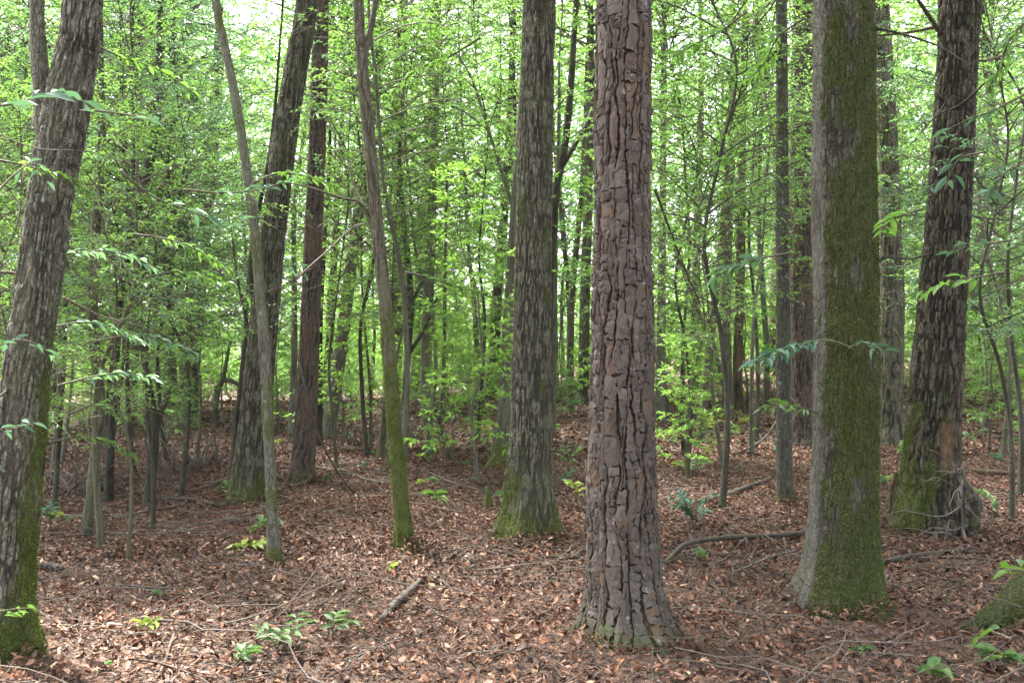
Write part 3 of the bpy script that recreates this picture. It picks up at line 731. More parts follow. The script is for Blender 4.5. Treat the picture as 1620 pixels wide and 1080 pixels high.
small = [
 # label, pts, mat, H, limbs
 ('dark crooked trunk forking beside a leaning companion, right of the forked oak', [(234, 802, 17), (240, 740, 17), (243, 690, 16), (240, 640, 13), (232, 590, 10), (222, 530, 9), (215, 440, 8), (212, 330, 7)], 'blackish', 6, [([(243, 690, 13), (252, 650, 11), (262, 618, 10)], .1), ([(218, 480, 5), (250, 420, 4), (290, 360, 3)], .3)]),
 ('brown slim trunk nearest behind the forked oak on the left', [(136, 852, 17), (143, 780, 14), (153, 700, 14), (160, 640, 13), (151, 560, 16), (146, 480, 17), (150, 380, 15), (160, 250, 13), (158, 100, 11)], 'brown', 7, []),
 ('black double-looking stem between the slim brown trunk and the crooked dark trunk', [(172, 792, 13), (174, 720, 13), (178, 650, 12), (184, 560, 11), (192, 460, 12), (208, 370, 13), (228, 290, 16), (244, 220, 14), (250, 120, 12)], 'blackish', 8, [([(196, 450, 8), (172, 410, 6), (150, 350, 4)], .2)]),
 ('thin dark stem right beside the forked oak near a bluish shrub', [(86, 815, 9), (90, 740, 8), (96, 650, 8), (102, 540, 7), (106, 400, 6), (112, 260, 5)], 'blackish', 6, []),
 ('broad-footed grey tree far back at left leaning slightly right', [(292, 674, 44), (294, 640, 32), (303, 560, 27), (314, 440, 27), (322, 380, 22), (334, 250, 20), (345, 100, 18)], 'oak', 11, [([(312, 450, 12), (300, 400, 10), (290, 330, 8)], .3)]),
 ('dark trunk crossing in front of the broad-footed grey tree at left', [(276, 668, 16), (272, 600, 16), (268, 520, 16), (266, 420, 17), (268, 300, 14), (272, 150, 12)], 'brown', 10, []),
 ('thin dark stem hugging the left side of the leaning brown oak', [(366, 793, 12), (372, 700, 11), (382, 610, 11), (390, 540, 11), (402, 490, 10), (396, 420, 8), (410, 330, 7), (430, 220, 6)], 'blackish', 7, [([(392, 535, 7), (384, 490, 6), (370, 440, 4), (356, 350, 3)], .2)]),
 ('pair-leaning grey trunk behind the slim pine, tilted to the right', [(520, 692, 24), (524, 650, 22), (538, 560, 21), (553, 440, 19), (566, 340, 17), (584, 220, 15), (600, 80, 13)], 'grey', 9, []),
 ('narrow upright trunk touching the pair-leaning grey trunk', [(513, 660, 14), (517, 600, 13), (524, 500, 12), (530, 380, 10), (540, 230, 9)], 'brown', 9, []),
 ('dark sapling stem right behind the slim reddish pine', [(504, 705, 12), (505, 620, 10), (506, 520, 9), (512, 400, 7), (520, 280, 6)], 'blackish', 7, []),
 ('thin dark trunk just right of the mossy leaning tree', [(640, 700, 10), (641, 640, 10), (645, 560, 11), (650, 480, 12), (646, 420, 10), (640, 360, 8), (632, 260, 7), (640, 120, 6)], 'blackish', 8, [([(650, 480, 8), (664, 450, 6), (680, 410, 4)], .2), ([(646, 560, 8), (670, 520, 6), (690, 470, 4)], .2)]),
 ('short stem slanting behind the foot of the mossy leaning tree', [(602, 727, 13), (606, 680, 11), (612, 620, 9), (618, 540, 7)], 'brown', 4, []),
 ('kinked sapling with fresh leaves in the middle of the glade', [(709, 727, 11), (706, 700, 10), (694, 668, 9), (701, 620, 6), (703, 540, 6), (704, 440, 5), (706, 330, 4)], 'brown', 5, []),
 ('dark trunk in the far glade left of the middle oak', [(779, 632, 26), (781, 580, 20), (784, 500, 17), (790, 420, 15), (797, 340, 14), (806, 200, 12), (812, 60, 11)], 'oak_dark', 12, []),
 ('brown trunk in the far glade, reddish at the foot', [(674, 646, 14), (676, 590, 12), (680, 500, 11), (684, 380, 10), (690, 200, 9)], 'pine_far', 12, []),
 ('dark forking trunk rising from behind the middle oak', [(866, 700, 14), (868, 560, 13), (870, 430, 13), (880, 300, 13), (893, 235, 12), (902, 150, 11), (908, 60, 10), (912, 0, 9)], 'blackish', 8, [([(884, 270, 10), (905, 235, 9), (930, 190, 8), (940, 160, 6)], .4), ([(876, 330, 6), (862, 270, 5), (850, 200, 4)], .4)]),
 ('very thin straight stem between the middle oak and big pine', [(875, 692, 9), (876, 600, 8), (878, 480, 7), (880, 340, 6), (884, 180, 5)], 'grey', 8, []),
 ('dark slim trunk bending between the middle oak and big pine', [(902, 652, 13), (902, 580, 12), (904, 480, 11), (912, 390, 10), (918, 330, 8), (924, 220, 6)], 'brown', 9, []),
 ('straight brown trunk touching the left edge of the big pine', [(921, 640, 22), (923, 580, 18), (926, 460, 16), (930, 320, 15), (934, 150, 14)], 'oak', 12, []),
 ('thin straight trunk hugging the right edge of the big pine', [(1043, 665, 19), (1045, 600, 15), (1047, 450, 13), (1049, 280, 11), (1050, 100, 10), (1050, 0, 9)], 'grey', 9, []),
 ('curving dark trunk with many side branches in the glade right of the pine', [(1108, 700, 13), (1113, 640, 12), (1120, 560, 12), (1130, 480, 12), (1140, 390, 11), (1150, 280, 10), (1166, 180, 8), (1194, 50, 7)], 'brown', 8, [([(1122, 545, 8), (1096, 460, 7), (1070, 390, 6), (1040, 320, 4)], .3), ([(1150, 280, 6), (1146, 200, 5), (1150, 100, 4)], .3)]),
 ('left of two dark trunks standing close together right of the pine', [(1152, 662, 18), (1150, 600, 17), (1148, 500, 15), (1152, 380, 14), (1158, 220, 12), (1160, 60, 10)], 'brown', 11, []),
 ('right of two dark trunks standing close together right of the pine', [(1168, 650, 16), (1167, 590, 15), (1170, 480, 15), (1172, 370, 14), (1174, 220, 12), (1178, 60, 11)], 'oak_dark', 11, []),
 ('leaning dead stem propped against the two dark trunks right of the pine', [(1156, 664, 10), (1148, 620, 9), (1136, 570, 8), (1126, 530, 6)], 'dead', 3, []),
 ('grey trunk far back between the curving trunk and the two dark trunks', [(1097, 618, 18), (1098, 560, 15), (1100, 470, 13), (1104, 350, 12), (1108, 200, 11)], 'grey', 13, []),
 ('reddish slim trunk leaning at the right edge with a mossy foot', [(1606, 628, 22), (1600, 560, 17), (1592, 460, 15), (1584, 360, 14), (1576, 260, 13), (1566, 150, 12), (1552, 20, 11)], 'pine_far', 11, []),
 ('thin trunk standing just right of the dark oak', [(1563, 620, 10), (1565, 560, 9), (1566, 440, 8), (1560, 300, 8), (1566, 150, 7)], 'grey', 10, []),
 ('dark slim trunk tilting just left of the dark oak', [(1422, 650, 13), (1424, 560, 12), (1426, 460, 10), (1420, 340, 9), (1408, 200, 8)], 'brown', 10, []),
 ('broken mossy stem bent over near the leaning brown oak', [(340, 672, 10), (342, 640, 9), (345, 615, 9), (352, 600, 8)], 'grey', 1.2, [([(352, 602, 8), (362, 602, 8), (378, 612, 7)], .2)]),
 ('leaning brown stem at the far left behind the forked oak trunk', [(202, 690, 18), (206, 640, 16), (212, 560, 15), (216, 450, 13), (206, 330, 12), (196, 200, 10)], 'oak', 10, []),
 ('slim grey tree with pale bark far right of the lichen-spotted trunk', [(1212, 640, 12), (1213, 560, 10), (1206, 450, 9), (1200, 330, 8), (1204, 180, 7)], 'grey', 11, []),
]
for i, (lab, pts, mt, H, limbs) in enumerate(small):
    big = pts[0][2] > 15
    tree('broken_stem' if H < 3.5 else 'slim_tree', lab, pts, M[mt], H=H, seed=40 + i, nt_=28 if big else 16, ds=.08, amp=.006 if big else .003, flare=.25, fh=.08, roots=4, ku=40, kv=8,
         crown=(None if H < 4.5 else (2 if H < 9 else 1)), csc=(.55 if H < 7 else .8), limbs=limbs,
         moss=lambda th, h, n: sstep(.4, 0, h) * .2 + n * .4 + .03, tint=lambda th, h, n: np.clip(n + .2, 0, 1) * .6)

# mossy tree mostly beyond the right edge: its root runs into the picture
rb = hit(1700, 985)
rt = thing('oak_tree', 'mossy root running in from a trunk beyond the right edge', 'tree', rb)
mfun = lambda th, h, n: .75 + n * .35
link('trunk', trunk_mesh('edge_trunk', [(0, 0, -.25), (0, 0, 0), (.02, 0, 1.5), (.05, .05, 4), (.05, .1, 9)], [.20, .20, .17, .16, .10], M['oak_moss'], nt_=60, ds=.04, amp=.008, flare=.4, fh=.2, seed=77, moss=mfun), rt)
RD = hit(1555, 1000)[1]
rootpts = [at(x, y, RD + d) - rb for x, y, d in ((1712, 800, .25), (1672, 868, .15), (1638, 915, .07), (1604, 952, .02), (1570, 978, 0), (1536, 998, 0), (1505, 1012, 0), (1480, 1024, 0))]
rm_ = trunk_mesh('edge_root', rootpts, [w * .5 * RD / F for w in (84, 70, 56, 46, 38, 28, 18, 8)], M['oak_moss'], nt_=40, ds=.015, amp=.006, flare=0, seed=78, roots=0, moss=lambda th, h, n: 1.0 + n * .4)
link('root', rm_, rt)
moss_tufts(rt, 5000, 31)
link('crown', CROWN[0], rt, (0, 0, 9)).scale = (.9,) * 3

# ------------------------------------------------------------------ the big scaly pine: an inner trunk and its bark plates
def big_pine():
    pts = [(990, 1004, 140), (988, 950, 122), (986, 870, 111), (985, 760, 105), (985, 560, 95), (984, 400, 91), (985, 200, 86), (987, 0, 83)]
    base, P, R = px_path(pts, 12)
    root = thing('pine_tree', 'big straight pine with grey scaly bark plates in the foreground', 'tree', base)
    fl, fh, nr, seed = .24, .13, 6, 8
    me = trunk_mesh('pine_trunk', P, R - .010, M['pine_core'], nt_=70, ds=.04, amp=.006, flare=fl, fh=fh, roots=nr, seed=seed, ku=30, kv=8,
                    moss=lambda th, h, n: sstep(.30, .02, h) * .8 + n * .3 - .1)
    link('trunk', me, root)
    link('crown', CROWN[1], root, P[-1]).scale = (1.3,) * 3  # crown above the frame, made oversized for more shade below
    # smooth surface under the plates (the same flare as the trunk, without bark relief)
    C0 = catmull(P, 400); R0 = np.interp(np.linspace(0, len(R) - 1, 400), np.arange(len(R)), R)
    rs0 = np.random.RandomState(seed + 100)
    rts = [((k + rs0.uniform(-.3, .3)) * 2 * math.pi / nr, rs0.uniform(.5, 1.2), rs0.uniform(.28, .45)) for k in range(nr)]
    def surf(th, h, off):
        th = np.asarray(th, float); h = np.asarray(h, float)
        c = np.stack([np.interp(h, C0[:, 2], C0[:, k]) for k in (0, 1)], -1)
        r = np.interp(h, C0[:, 2], R0)
        ro = 0
        for a, s, w in rts:
            d = (th - a + math.pi) % (2 * math.pi) - math.pi
            ro = ro + s * np.exp(-(d / w) ** 2)
        hh = np.maximum(h, -.05)
        rr = r * (1 + fl * (.22 + 1.05 * ro) * np.exp(-hh / fh) + .16 * fl * ro * np.exp(-hh / (fh * 3.5)))
        rr = rr * (1 + 0.05 * vnoise(np.cos(th) * 1.2, np.sin(th) * 1.2, h * 1.3, seed) + 0.03 * vnoise(np.cos(th) * 2.5, np.sin(th) * 2.5, h * 3.0, seed + 1))
        rr = rr + off
        return np.stack([c[..., 0] + rr * np.cos(th), c[..., 1] + rr * np.sin(th), h], -1)
    rs = np.random.RandomState(88)
    NC = 20
    W = 2 * math.pi / NC
    top = 4.0
    def edge(i, h):            # wandering furrow between column i-1 and i
        i = i % NC
        return i * W + W * (.50 * vnoise(h * 2.6, i * 7.7, 0, 41) + .30 * vnoise(h * 8, i * 3.3, 1, 42) + .12 * vnoise(h * 24, i * 5.1, 2, 43))
    plates = []
    for i in range(NC):
        h = -.12 - rs.rand() * .1
        while h < top:
            ln = rs.choice([.04, .06, .09, .13, .18], p=[.16, .26, .28, .20, .10]) * rs.uniform(.8, 1.25)
            sl = rs.uniform(-.018, .018)
            split = rs.rand() < .30
            plates.append((i, h, h + ln, sl, 0.0, 1.0) if not split else (i, h, h + ln, sl, 0.0, rs.uniform(.4, .6)))
            if split:
                cut = plates[-1][5]
                m = h + ln * rs.uniform(.35, .75)
                plates.append((i, h, m, sl, cut, 1.0)); plates.append((i, m, h + ln, sl + .004, cut, 1.0))
            h += ln
    verts_front, rest = [], Acc()
    rest_moss = []
    built = []
    for (i, h0, h1, sl, u0, u1) in plates:
        nv = max(3, min(9, int((h1 - h0) / .017) + 1)); nu = 5 if (u1 - u0) > .7 else 4
        v = np.linspace(0, 1, nv)[:, None]; u = np.linspace(0, 1, nu)[None]
        hh = h0 + (h1 - h0) * v + sl * (u - .5) + 0 * u
        tl = edge(i, hh); tr = edge(i + 1, hh); tr = np.where(tr < tl - 1, tr + 2 * math.pi, tr)
        def gp(k): return W * (.03 + .115 * np.clip(.35 + vnoise(hh * 5, (k % NC) * 4.7, 3, 47) + .5 * vnoise(hh * 17, (k % NC) * 2.7, 5, 48), 0, 1.3))
        a = tl + (tr - tl) * u0 + (gp(i) if u0 == 0 else .012 * W)
        b = tl + (tr - tl) * u1 - (gp(i + 1) if u1 == 1 else .012 * W)
        th = a + (b - a) * u
        e = np.minimum(np.minimum(u, 1 - u) * 9 + .35, np.minimum(v, 1 - v) * (nv - 1) + .8)
        e = np.clip(e, 0, 1)
        mid_h = (h0 + h1) / 2
        thick = rs.uniform(.010, .018)
        off = -.008 + thick * (.5 + .5 * e) + rs.normal(0, .0010, (nv, nu)) + rs.uniform(-.002, .002) * (u - .5) * 2
        jig = rs.normal(0, .0045, (nv, nu)) * (1 + 0 * u)
        hh = hh + np.where((v == 0) | (v == 1), jig, jig * .4) + np.where(v == 0, .0008, 0) - np.where(v == 1, .0008, 0)
        th = th + rs.normal(0, .055 * W, (nv, nu)) * np.where((u == 0) | (u == 1), 1, .35)
        # a flake scaled off one corner leaves a lower step
        if rs.rand() < .55:
            cu, cv = rs.uniform(.2, .8), rs.uniform(0, 1)
            off = off - .005 * (((u - cu) * rs.choice([-1, 1]) + (v - cv) * rs.choice([-1, 1]) * .8) > 0)
        if rs.rand() < .15: off = off + .011 * v * rs.choice([-.6, 1])
        Vt = surf(th, hh, off)
        Vb = surf(th, hh, np.full_like(off, -.024))
        ring = [(0, k) for k in range(nu)] + [(k, nu - 1) for k in range(1, nv)] + [(nv - 1, k) for k in range(nu - 2, -1, -1)] + [(k, 0) for k in range(nv - 2, 0, -1)]
        idx = np.array([r_ * nu + c_ for r_, c_ in ring])
        V = np.concatenate([Vt.reshape(-1, 3), Vb.reshape(-1, 3)[idx]])
        ii, jj = np.meshgrid(np.arange(nv - 1), np.arange(nu - 1), indexing='ij')
        q = np.stack([ii * nu + jj, ii * nu + jj + 1, (ii + 1) * nu + jj + 1, (ii + 1) * nu + jj], -1).reshape(-1, 4)
        m_ = len(idx); o_ = nv * nu
        sk = np.stack([idx, o_ + np.arange(m_), o_ + (np.arange(m_) + 1) % m_, np.roll(idx, -1)], -1)
        x = rs.rand()
        warm = np.clip(.16 + .10 * math.sin(mid_h * 3) + .14 * (np.cos(th.mean() + .5)), .05, .45)
        ti = rs.uniform(.80, 1.0) if x < warm * .55 else rs.uniform(0.02, .74)
        mo = float(sstep(.26, .0, mid_h) * .62)
        ctr = Vt.reshape(-1, 3).mean(0)
        facing = -nrm(ctr - np.array([np.interp(mid_h, C0[:, 2], C0[:, 0]), np.interp(mid_h, C0[:, 2], C0[:, 1]), mid_h]))[1]
        area = (h1 - h0) * float((b - a).mean())
        inview = mid_h < 3.55
        tv = [np.full(len(V), ti)]; fl_ = [q, sk]
        # thin flakes lying on the plate, each with a crisp broken edge
        for fk in range(rs.randint(1, 4) if (h1 - h0) > .06 else 1):
            k_ = 8; an = np.arange(k_) * 2 * math.pi / k_ + rs.uniform(-.25, .25, k_)
            cu, cv = rs.uniform(.25, .75), rs.uniform(.15, .85)
            su, sv = rs.uniform(.16, .32), rs.uniform(.10, .28)
            rr_ = rs.uniform(.6, 1.25, k_)
            fu = np.clip(cu + su * np.cos(an) * rr_, .04, .96); fv = np.clip(cv + sv * np.sin(an) * rr_, .02, .98)
            fi = fv * (nv - 1); i0_ = np.clip(fi.astype(int), 0, nv - 2); fr = fi - i0_
            gu = fu * (nu - 1); j0_ = np.clip(gu.astype(int), 0, nu - 2); gr = gu - j0_
            def bil(G): return (G[i0_, j0_] * (1 - gr) + G[i0_, j0_ + 1] * gr) * (1 - fr) + (G[i0_ + 1, j0_] * (1 - gr) + G[i0_ + 1, j0_ + 1] * gr) * fr
            t_, h_ = bil(th), bil(hh); of = bil(off).max() + rs.uniform(.0012, .0042) * (1 + .5 * fk)
            top_ = surf(t_, h_, np.full(k_, of) + rs.normal(0, .0008, k_)); bot_ = surf(t_, h_, np.full(k_, of - .012))
            o2 = len(V)
            V = np.concatenate([V, top_, bot_])
            fl_.append(np.arange(k_)[None] + o2)
            fl_.append(np.stack([o2 + np.arange(k_), o2 + k_ + np.arange(k_), o2 + k_ + (np.arange(k_) + 1) % k_, o2 + (np.arange(k_) + 1) % k_], -1))
            tv.append(np.full(2 * k_, np.clip(ti + rs.normal(0, .10), 0, 1) if ti < .75 else np.clip(ti - rs.uniform(0, .35), 0, 1)))
        ti = np.concatenate(tv)
        built.append((area * max(0, facing + .12) * inview, V, fl_, ti, mo))
    built.sort(key=lambda b: -b[0])
    for k, (sc_, V, fs, ti, mo) in enumerate(built):
        if k < 300:
            me = build_mesh('bark_plate', V, fs, [M['plate']], None, dict(tint=ti, moss=np.full(len(V), mo)), False)
            link('bark_plate', me, root)
        else:
            rest.add(V, fs, 0, ti); rest_moss.append(np.full(len(V), mo))
    o = link('bark_plates', rest.mesh('bark_plates', [M['plate']], False, dict(moss=np.concatenate(rest_moss))), root)
    o['kind'] = 'stuff'
    BASES.append((base[0], base[1], R[1]))
big_pine()

# ------------------------------------------------------------------ the wood behind: copies of a few kinds of tree
ZONES = [(130, 'behind the forked oak'), (370, 'right of the forked oak'), (560, 'behind the leaning brown oak'),
         (800, 'left of the middle oak'), (935, 'between middle oak and big pine'), (1230, 'right of the big pine'),
         (1430, 'behind the large mossy oak'), (9999, 'beside the dark oak')]
def zone(x, y):
    px = 810 + F * x / y
    for z, s in ZONES:
        if px < z: return s
def clear_of(x, y, gap):
    return all((x - a) ** 2 + (y - b) ** 2 > (gap + r) ** 2 for a, b, r in BASES)
KINDS = dict(
    thicket=dict(what='leafy bush', cat='bush', group='leafy bushes under the wood behind', protos=[]),
    bush=dict(what='young leafy sapling', cat='sapling', group='leafy saplings in the understorey', protos=[]),
    fine=dict(what='small-leaved tree', cat='understorey tree', group='fine-leaved understorey trees', protos=[]),
    over=dict(what='thin high-crowned tree', cat='tree', group='thin trees with high airy crowns', protos=[]),
    mid=dict(what='slender tree', cat='tree', group='slender trees in the wood behind', protos=[]),
    far=dict(what='tall tree', cat='tree', group='tall trees at the back of the wood', protos=[]))
LOOK = {'lf_broad': 'yellow-green', 'lf_small': 'dark green', 'lf_far': 'pale green', 'lf_blue': 'bluish-green', 'grey': 'grey-stemmed', 'brown': 'brown-stemmed', 'blackish': 'black-stemmed', 'oak': 'furrowed', 'oak_dark': 'dark-trunked'}
def add_proto(kind, name, lm, bm, *a, **k):
    p = plant_proto(name, *a, M[lm], M[bm], KINDS[kind]['what'], KINDS[kind]['cat'], **k)
    p['look'] = LOOK[lm] + ' ' + LOOK[bm]
    KINDS[kind]['protos'].append(p)
for i, (lm, bm) in enumerate((('lf_broad', 'brown'), ('lf_far', 'brown'), ('lf_broad', 'grey'))):
    add_proto('thicket', 'thicket_bush', lm, bm, 180 + i, 2.2 + .6 * i, .016, .15, 1.5, 40, (0.085, 0.038), twigs=13, per=9, tw_len=.42, r0=.007, arch=.30, shape='cone', lean=.1)
for i, (lm, bm) in enumerate((('lf_broad', 'brown'), ('lf_small', 'brown'), ('lf_broad', 'grey'), ('lf_far', 'brown'))):
    add_proto('bush', 'sapling', lm, bm, 200 + i, 3.4 + .7 * i, .018 + .004 * i, .5, 1.2, 34, ((0.10, 0.044), (0.07, 0.026), (0.12, 0.05), (0.085, 0.036))[i], twigs=10, per=9, tw_len=.36, r0=.007, arch=.30, shape='cone')
for i, (lm, bm) in enumerate((('lf_small', 'brown'), ('lf_blue', 'blackish'), ('lf_small', 'blackish'), ('lf_blue', 'brown'))):
    add_proto('fine', 'understorey_tree', lm, bm, 220 + i, 5.4 + .8 * i, .021 + .004 * i, 1.7, 1.7, 54, (0.060, 0.019), twigs=17, per=12, tw_len=.42, r0=.008, arch=.30)
for i, (lm, bm) in enumerate((('lf_far', 'grey'), ('lf_broad', 'brown'), ('lf_small', 'grey'), ('lf_far', 'blackish'), ('lf_broad', 'grey'))):
    add_proto('mid', 'slender_tree', lm, bm, 240 + i, 9.5 + .9 * i, .055 + .012 * i, 1.9 + .3 * i, 2.1, 58, ((0.070, 0.027), (0.115, 0.050), (0.085, 0.034), (0.10, 0.040), (0.13, 0.058))[i], twigs=16, per=10, tw_len=.5, r0=.011, up=.5)
for i, (lm, bm) in enumerate((('lf_far', 'brown'), ('lf_far', 'grey'), ('lf_broad', 'oak'), ('lf_far', 'oak_dark'))):
    add_proto('far', 'tall_tree', lm, bm, 260 + i, 17 + 1.5 * i, .12 + .022 * i, 5.0 + .8 * i, 2.9, 62, ((0.11, 0.05), (0.14, 0.065), (0.16, 0.075), (0.12, 0.05))[i], twigs=18, per=10, tw_len=.8, r0=.020, up=.5)
for i, (lm, bm) in enumerate((('lf_far', 'grey'), ('lf_small', 'brown'), ('lf_broad', 'blackish'), ('lf_small', 'grey'))):
    add_proto('over', 'slim_tree', lm, bm, 300 + i, 7.0 + .6 * i, .022 + .004 * i, 3.0 + .15 * i, 1.9, 52, (0.062, 0.022), twigs=16, per=11, tw_len=.45, r0=.009, up=.3, arch=.45, dead=.5)
NEW = []
def scatter(kind, n, y0, y1, gap, xlim=1.12, seed=0, keep=None, smin=.8, smax=1.2):
    K = KINDS[kind]; rs = np.random.RandomState(seed)
    made, tries = 0, 0
    while made < n and tries < n * 40:
        tries += 1
        y = math.sqrt(rs.uniform(y0 * y0, y1 * y1)); px = rs.uniform(810 - 810 * xlim, 810 + 810 * xlim)
        x = (px - 810) / F * y
        if keep is not None and not keep(px, y): continue
        if not clear_of(x, y, gap): continue
        used = K.setdefault('used', set())
        pi = rs.randint(len(K['protos'])); pr = K['protos'][pi]
        loc = (x, y, float(ground(x, y)) - .03)
        rz, sc = rs.uniform(0, 6.28), rs.uniform(smin, smax)
        grp = K['group'] + ' ' + zone(x, y)
        if pi not in used:
            used.add(pi); o = pr
            o.location = loc; o.rotation_euler = (0, 0, rz); o.scale = (sc,) * 3; o['group'] = grp
        else:
            o = copy_tree(pr, loc, rz, sc, '', grp)
        NEW.append((f"{'far' if y > 25 else 'nearer'} {pr['look']} {K['what']} {zone(x, y)}", px, o))
        BASES.append((x, y, .02))
        made += 1
scatter('far', 5, 23, 32, 1.5, 1.15, 1)
scatter('far', 24, 50, 60, 1.2, 1.15, 11)
scatter('mid', 28, 15, 30, .8, 1.15, 2, smin=.7)
scatter('fine', 36, 12, 26, .6, 1.15, 3, keep=lambda px, y: y > 19 or px < 330 or px > 1560)
scatter('fine', 7, 6.6, 10.5, .45, 1.1, 4, keep=lambda px, y: px < 250, smin=.6, smax=.85)
scatter('fine', 7, 8.6, 13, .5, 1.1, 41, keep=lambda px, y: 20 < px < 330, smin=.8, smax=1.05)
scatter('fine', 3, 8.6, 12, .5, 1.1, 42, keep=lambda px, y: px > 1550 or 1090 < px < 1200, smin=.85, smax=1.05)
scatter('fine', 2, 9.0, 12.5, .5, 1.1, 14, keep=lambda px, y: 1060 < px < 1230 or 1540 < px, smin=.9, smax=1.0)
scatter('fine', 3, 11.0, 13.5, .5, 1.1, 15, keep=lambda px, y: 520 < px < 760, smin=.95, smax=1.1)
scatter('bush', 95, 15, 34, .4, 1.15, 5, keep=lambda px, y: y > 18 or px < 300 or px > 1500, smin=.5, smax=1.1)
scatter('over', 15, 9.5, 16, .5, 1.1, 21, keep=lambda px, y: not (360 < px < 530 or 770 < px < 1070 or 1230 < px < 1540), smin=.85, smax=1.1)
scatter('bush', 16, 9.5, 15, .4, 1.15, 32, keep=lambda px, y: px < 350 or 540 < px < 760 or 1070 < px < 1220 or px > 1560, smin=.45, smax=.8)
scatter('thicket', 34, 15, 24, .4, 1.15, 31, keep=lambda px, y: y > 18 or px < 350 or px > 1480, smin=.3, smax=.7)
scatter('thicket', 110, 19, 36, .4, 1.15, 7, smin=.4, smax=1.0)
scatter('thicket', 60, 32, 54, .5, 1.15, 8, smin=1.0, smax=1.8)
def name_them():
    """copies that look alike are told apart by their order from left to right"""
    by = {}
    for lab, px, o in NEW: by.setdefault(lab, []).append((px, o))
    NEW.clear()
    words = ['leftmost', 'second from left', 'third from left', 'fourth from left', 'fifth from left', 'sixth from left', 'seventh from left', 'eighth from left', 'ninth from left', 'tenth from left', 'eleventh from left', 'twelfth from left', 'thirteenth from left', 'fourteenth from left', 'fifteenth from left', 'sixteenth from left']
    for lab, L in by.items():
        L.sort(key=lambda a: a[0])
        for k, (px, o) in enumerate(L):
            o['label'] = lab if len(L) == 1 else lab + ', ' + ('rightmost' if k == len(L) - 1 else words[min(k, 15)])
            if 'look' in o.keys(): del o['look']
name_them()

# ------------------------------------------------------------------ far-off wood as one mass
def far_wood():
    rs = np.random.RandomState(6)
    n = 84000
    y = rs.uniform(57, 76, n); x = rs.uniform(-.66, .66, n) * y
    hmax = 23 + 5 * vnoise(x * .16, y * .16, 0, 8)
    z = ground(x, y) + hmax * rs.rand(n) ** .85
    c = vnoise(x * .45, y * .45, z * .45, 12)
    k = c > -.25
    x, y, z, c = x[k], y[k], z[k], c[k]
    m = len(x)
    V, Fc, per = leaf_blades(np.stack([x, y, z], -1), rs.normal(0, 1, (m, 3)), rs.normal(0, .5, (m, 3)) + np.array([0, -.3, 1]), rs.uniform(.32, .75, m), rs.uniform(.2, .42, m))
    A = Acc(); A.add(V, Fc, 0, np.repeat(np.clip(.5 + .45 * c + rs.normal(0, .10, m), 0, 1), per))
    return tag(link('far_wood', A.mesh('far_wood', [M['lf_far']], False)), 'pale green mass of foliage closing off the far side of the wood', 'woodland', kind='stuff')
far_wood()

# ------------------------------------------------------------------ dry leaf litter
TINTS = np.array([.02, .08, .16, .22, .30, .36, .42, .48, .54, .60, .66, .72, .80, .88, .96])
TP = np.array([.11, .11, .10, .08, .07, .06, .06, .06, .06, .06, .055, .055, .055, .045, .03]); TP = TP / TP.sum()
def litter_points(n, y0, y1, rs, xlim=1.34):
    y = np.sqrt(rs.uniform(y0 * y0, y1 * y1, n)); x = rs.uniform(-.54, .54, n) * xlim * y
    return x, y
BIG = [b for b in BASES if b[2] > .07 and b[1] < 14]
def mound(x, y):
    """leaves drift up against the trunks"""
    z = 0 * np.asarray(x, float)
    for a, b, r in BIG:
        d = np.sqrt((x - a) ** 2 + (y - b) ** 2) - r * 1.25
        z = z + .085 * np.exp(-np.clip(d, 0, 9) / .13) * (.6 + .8 * vnoise(x * 9, y * 9, 0, 70)) * (d > -.03)
    return z
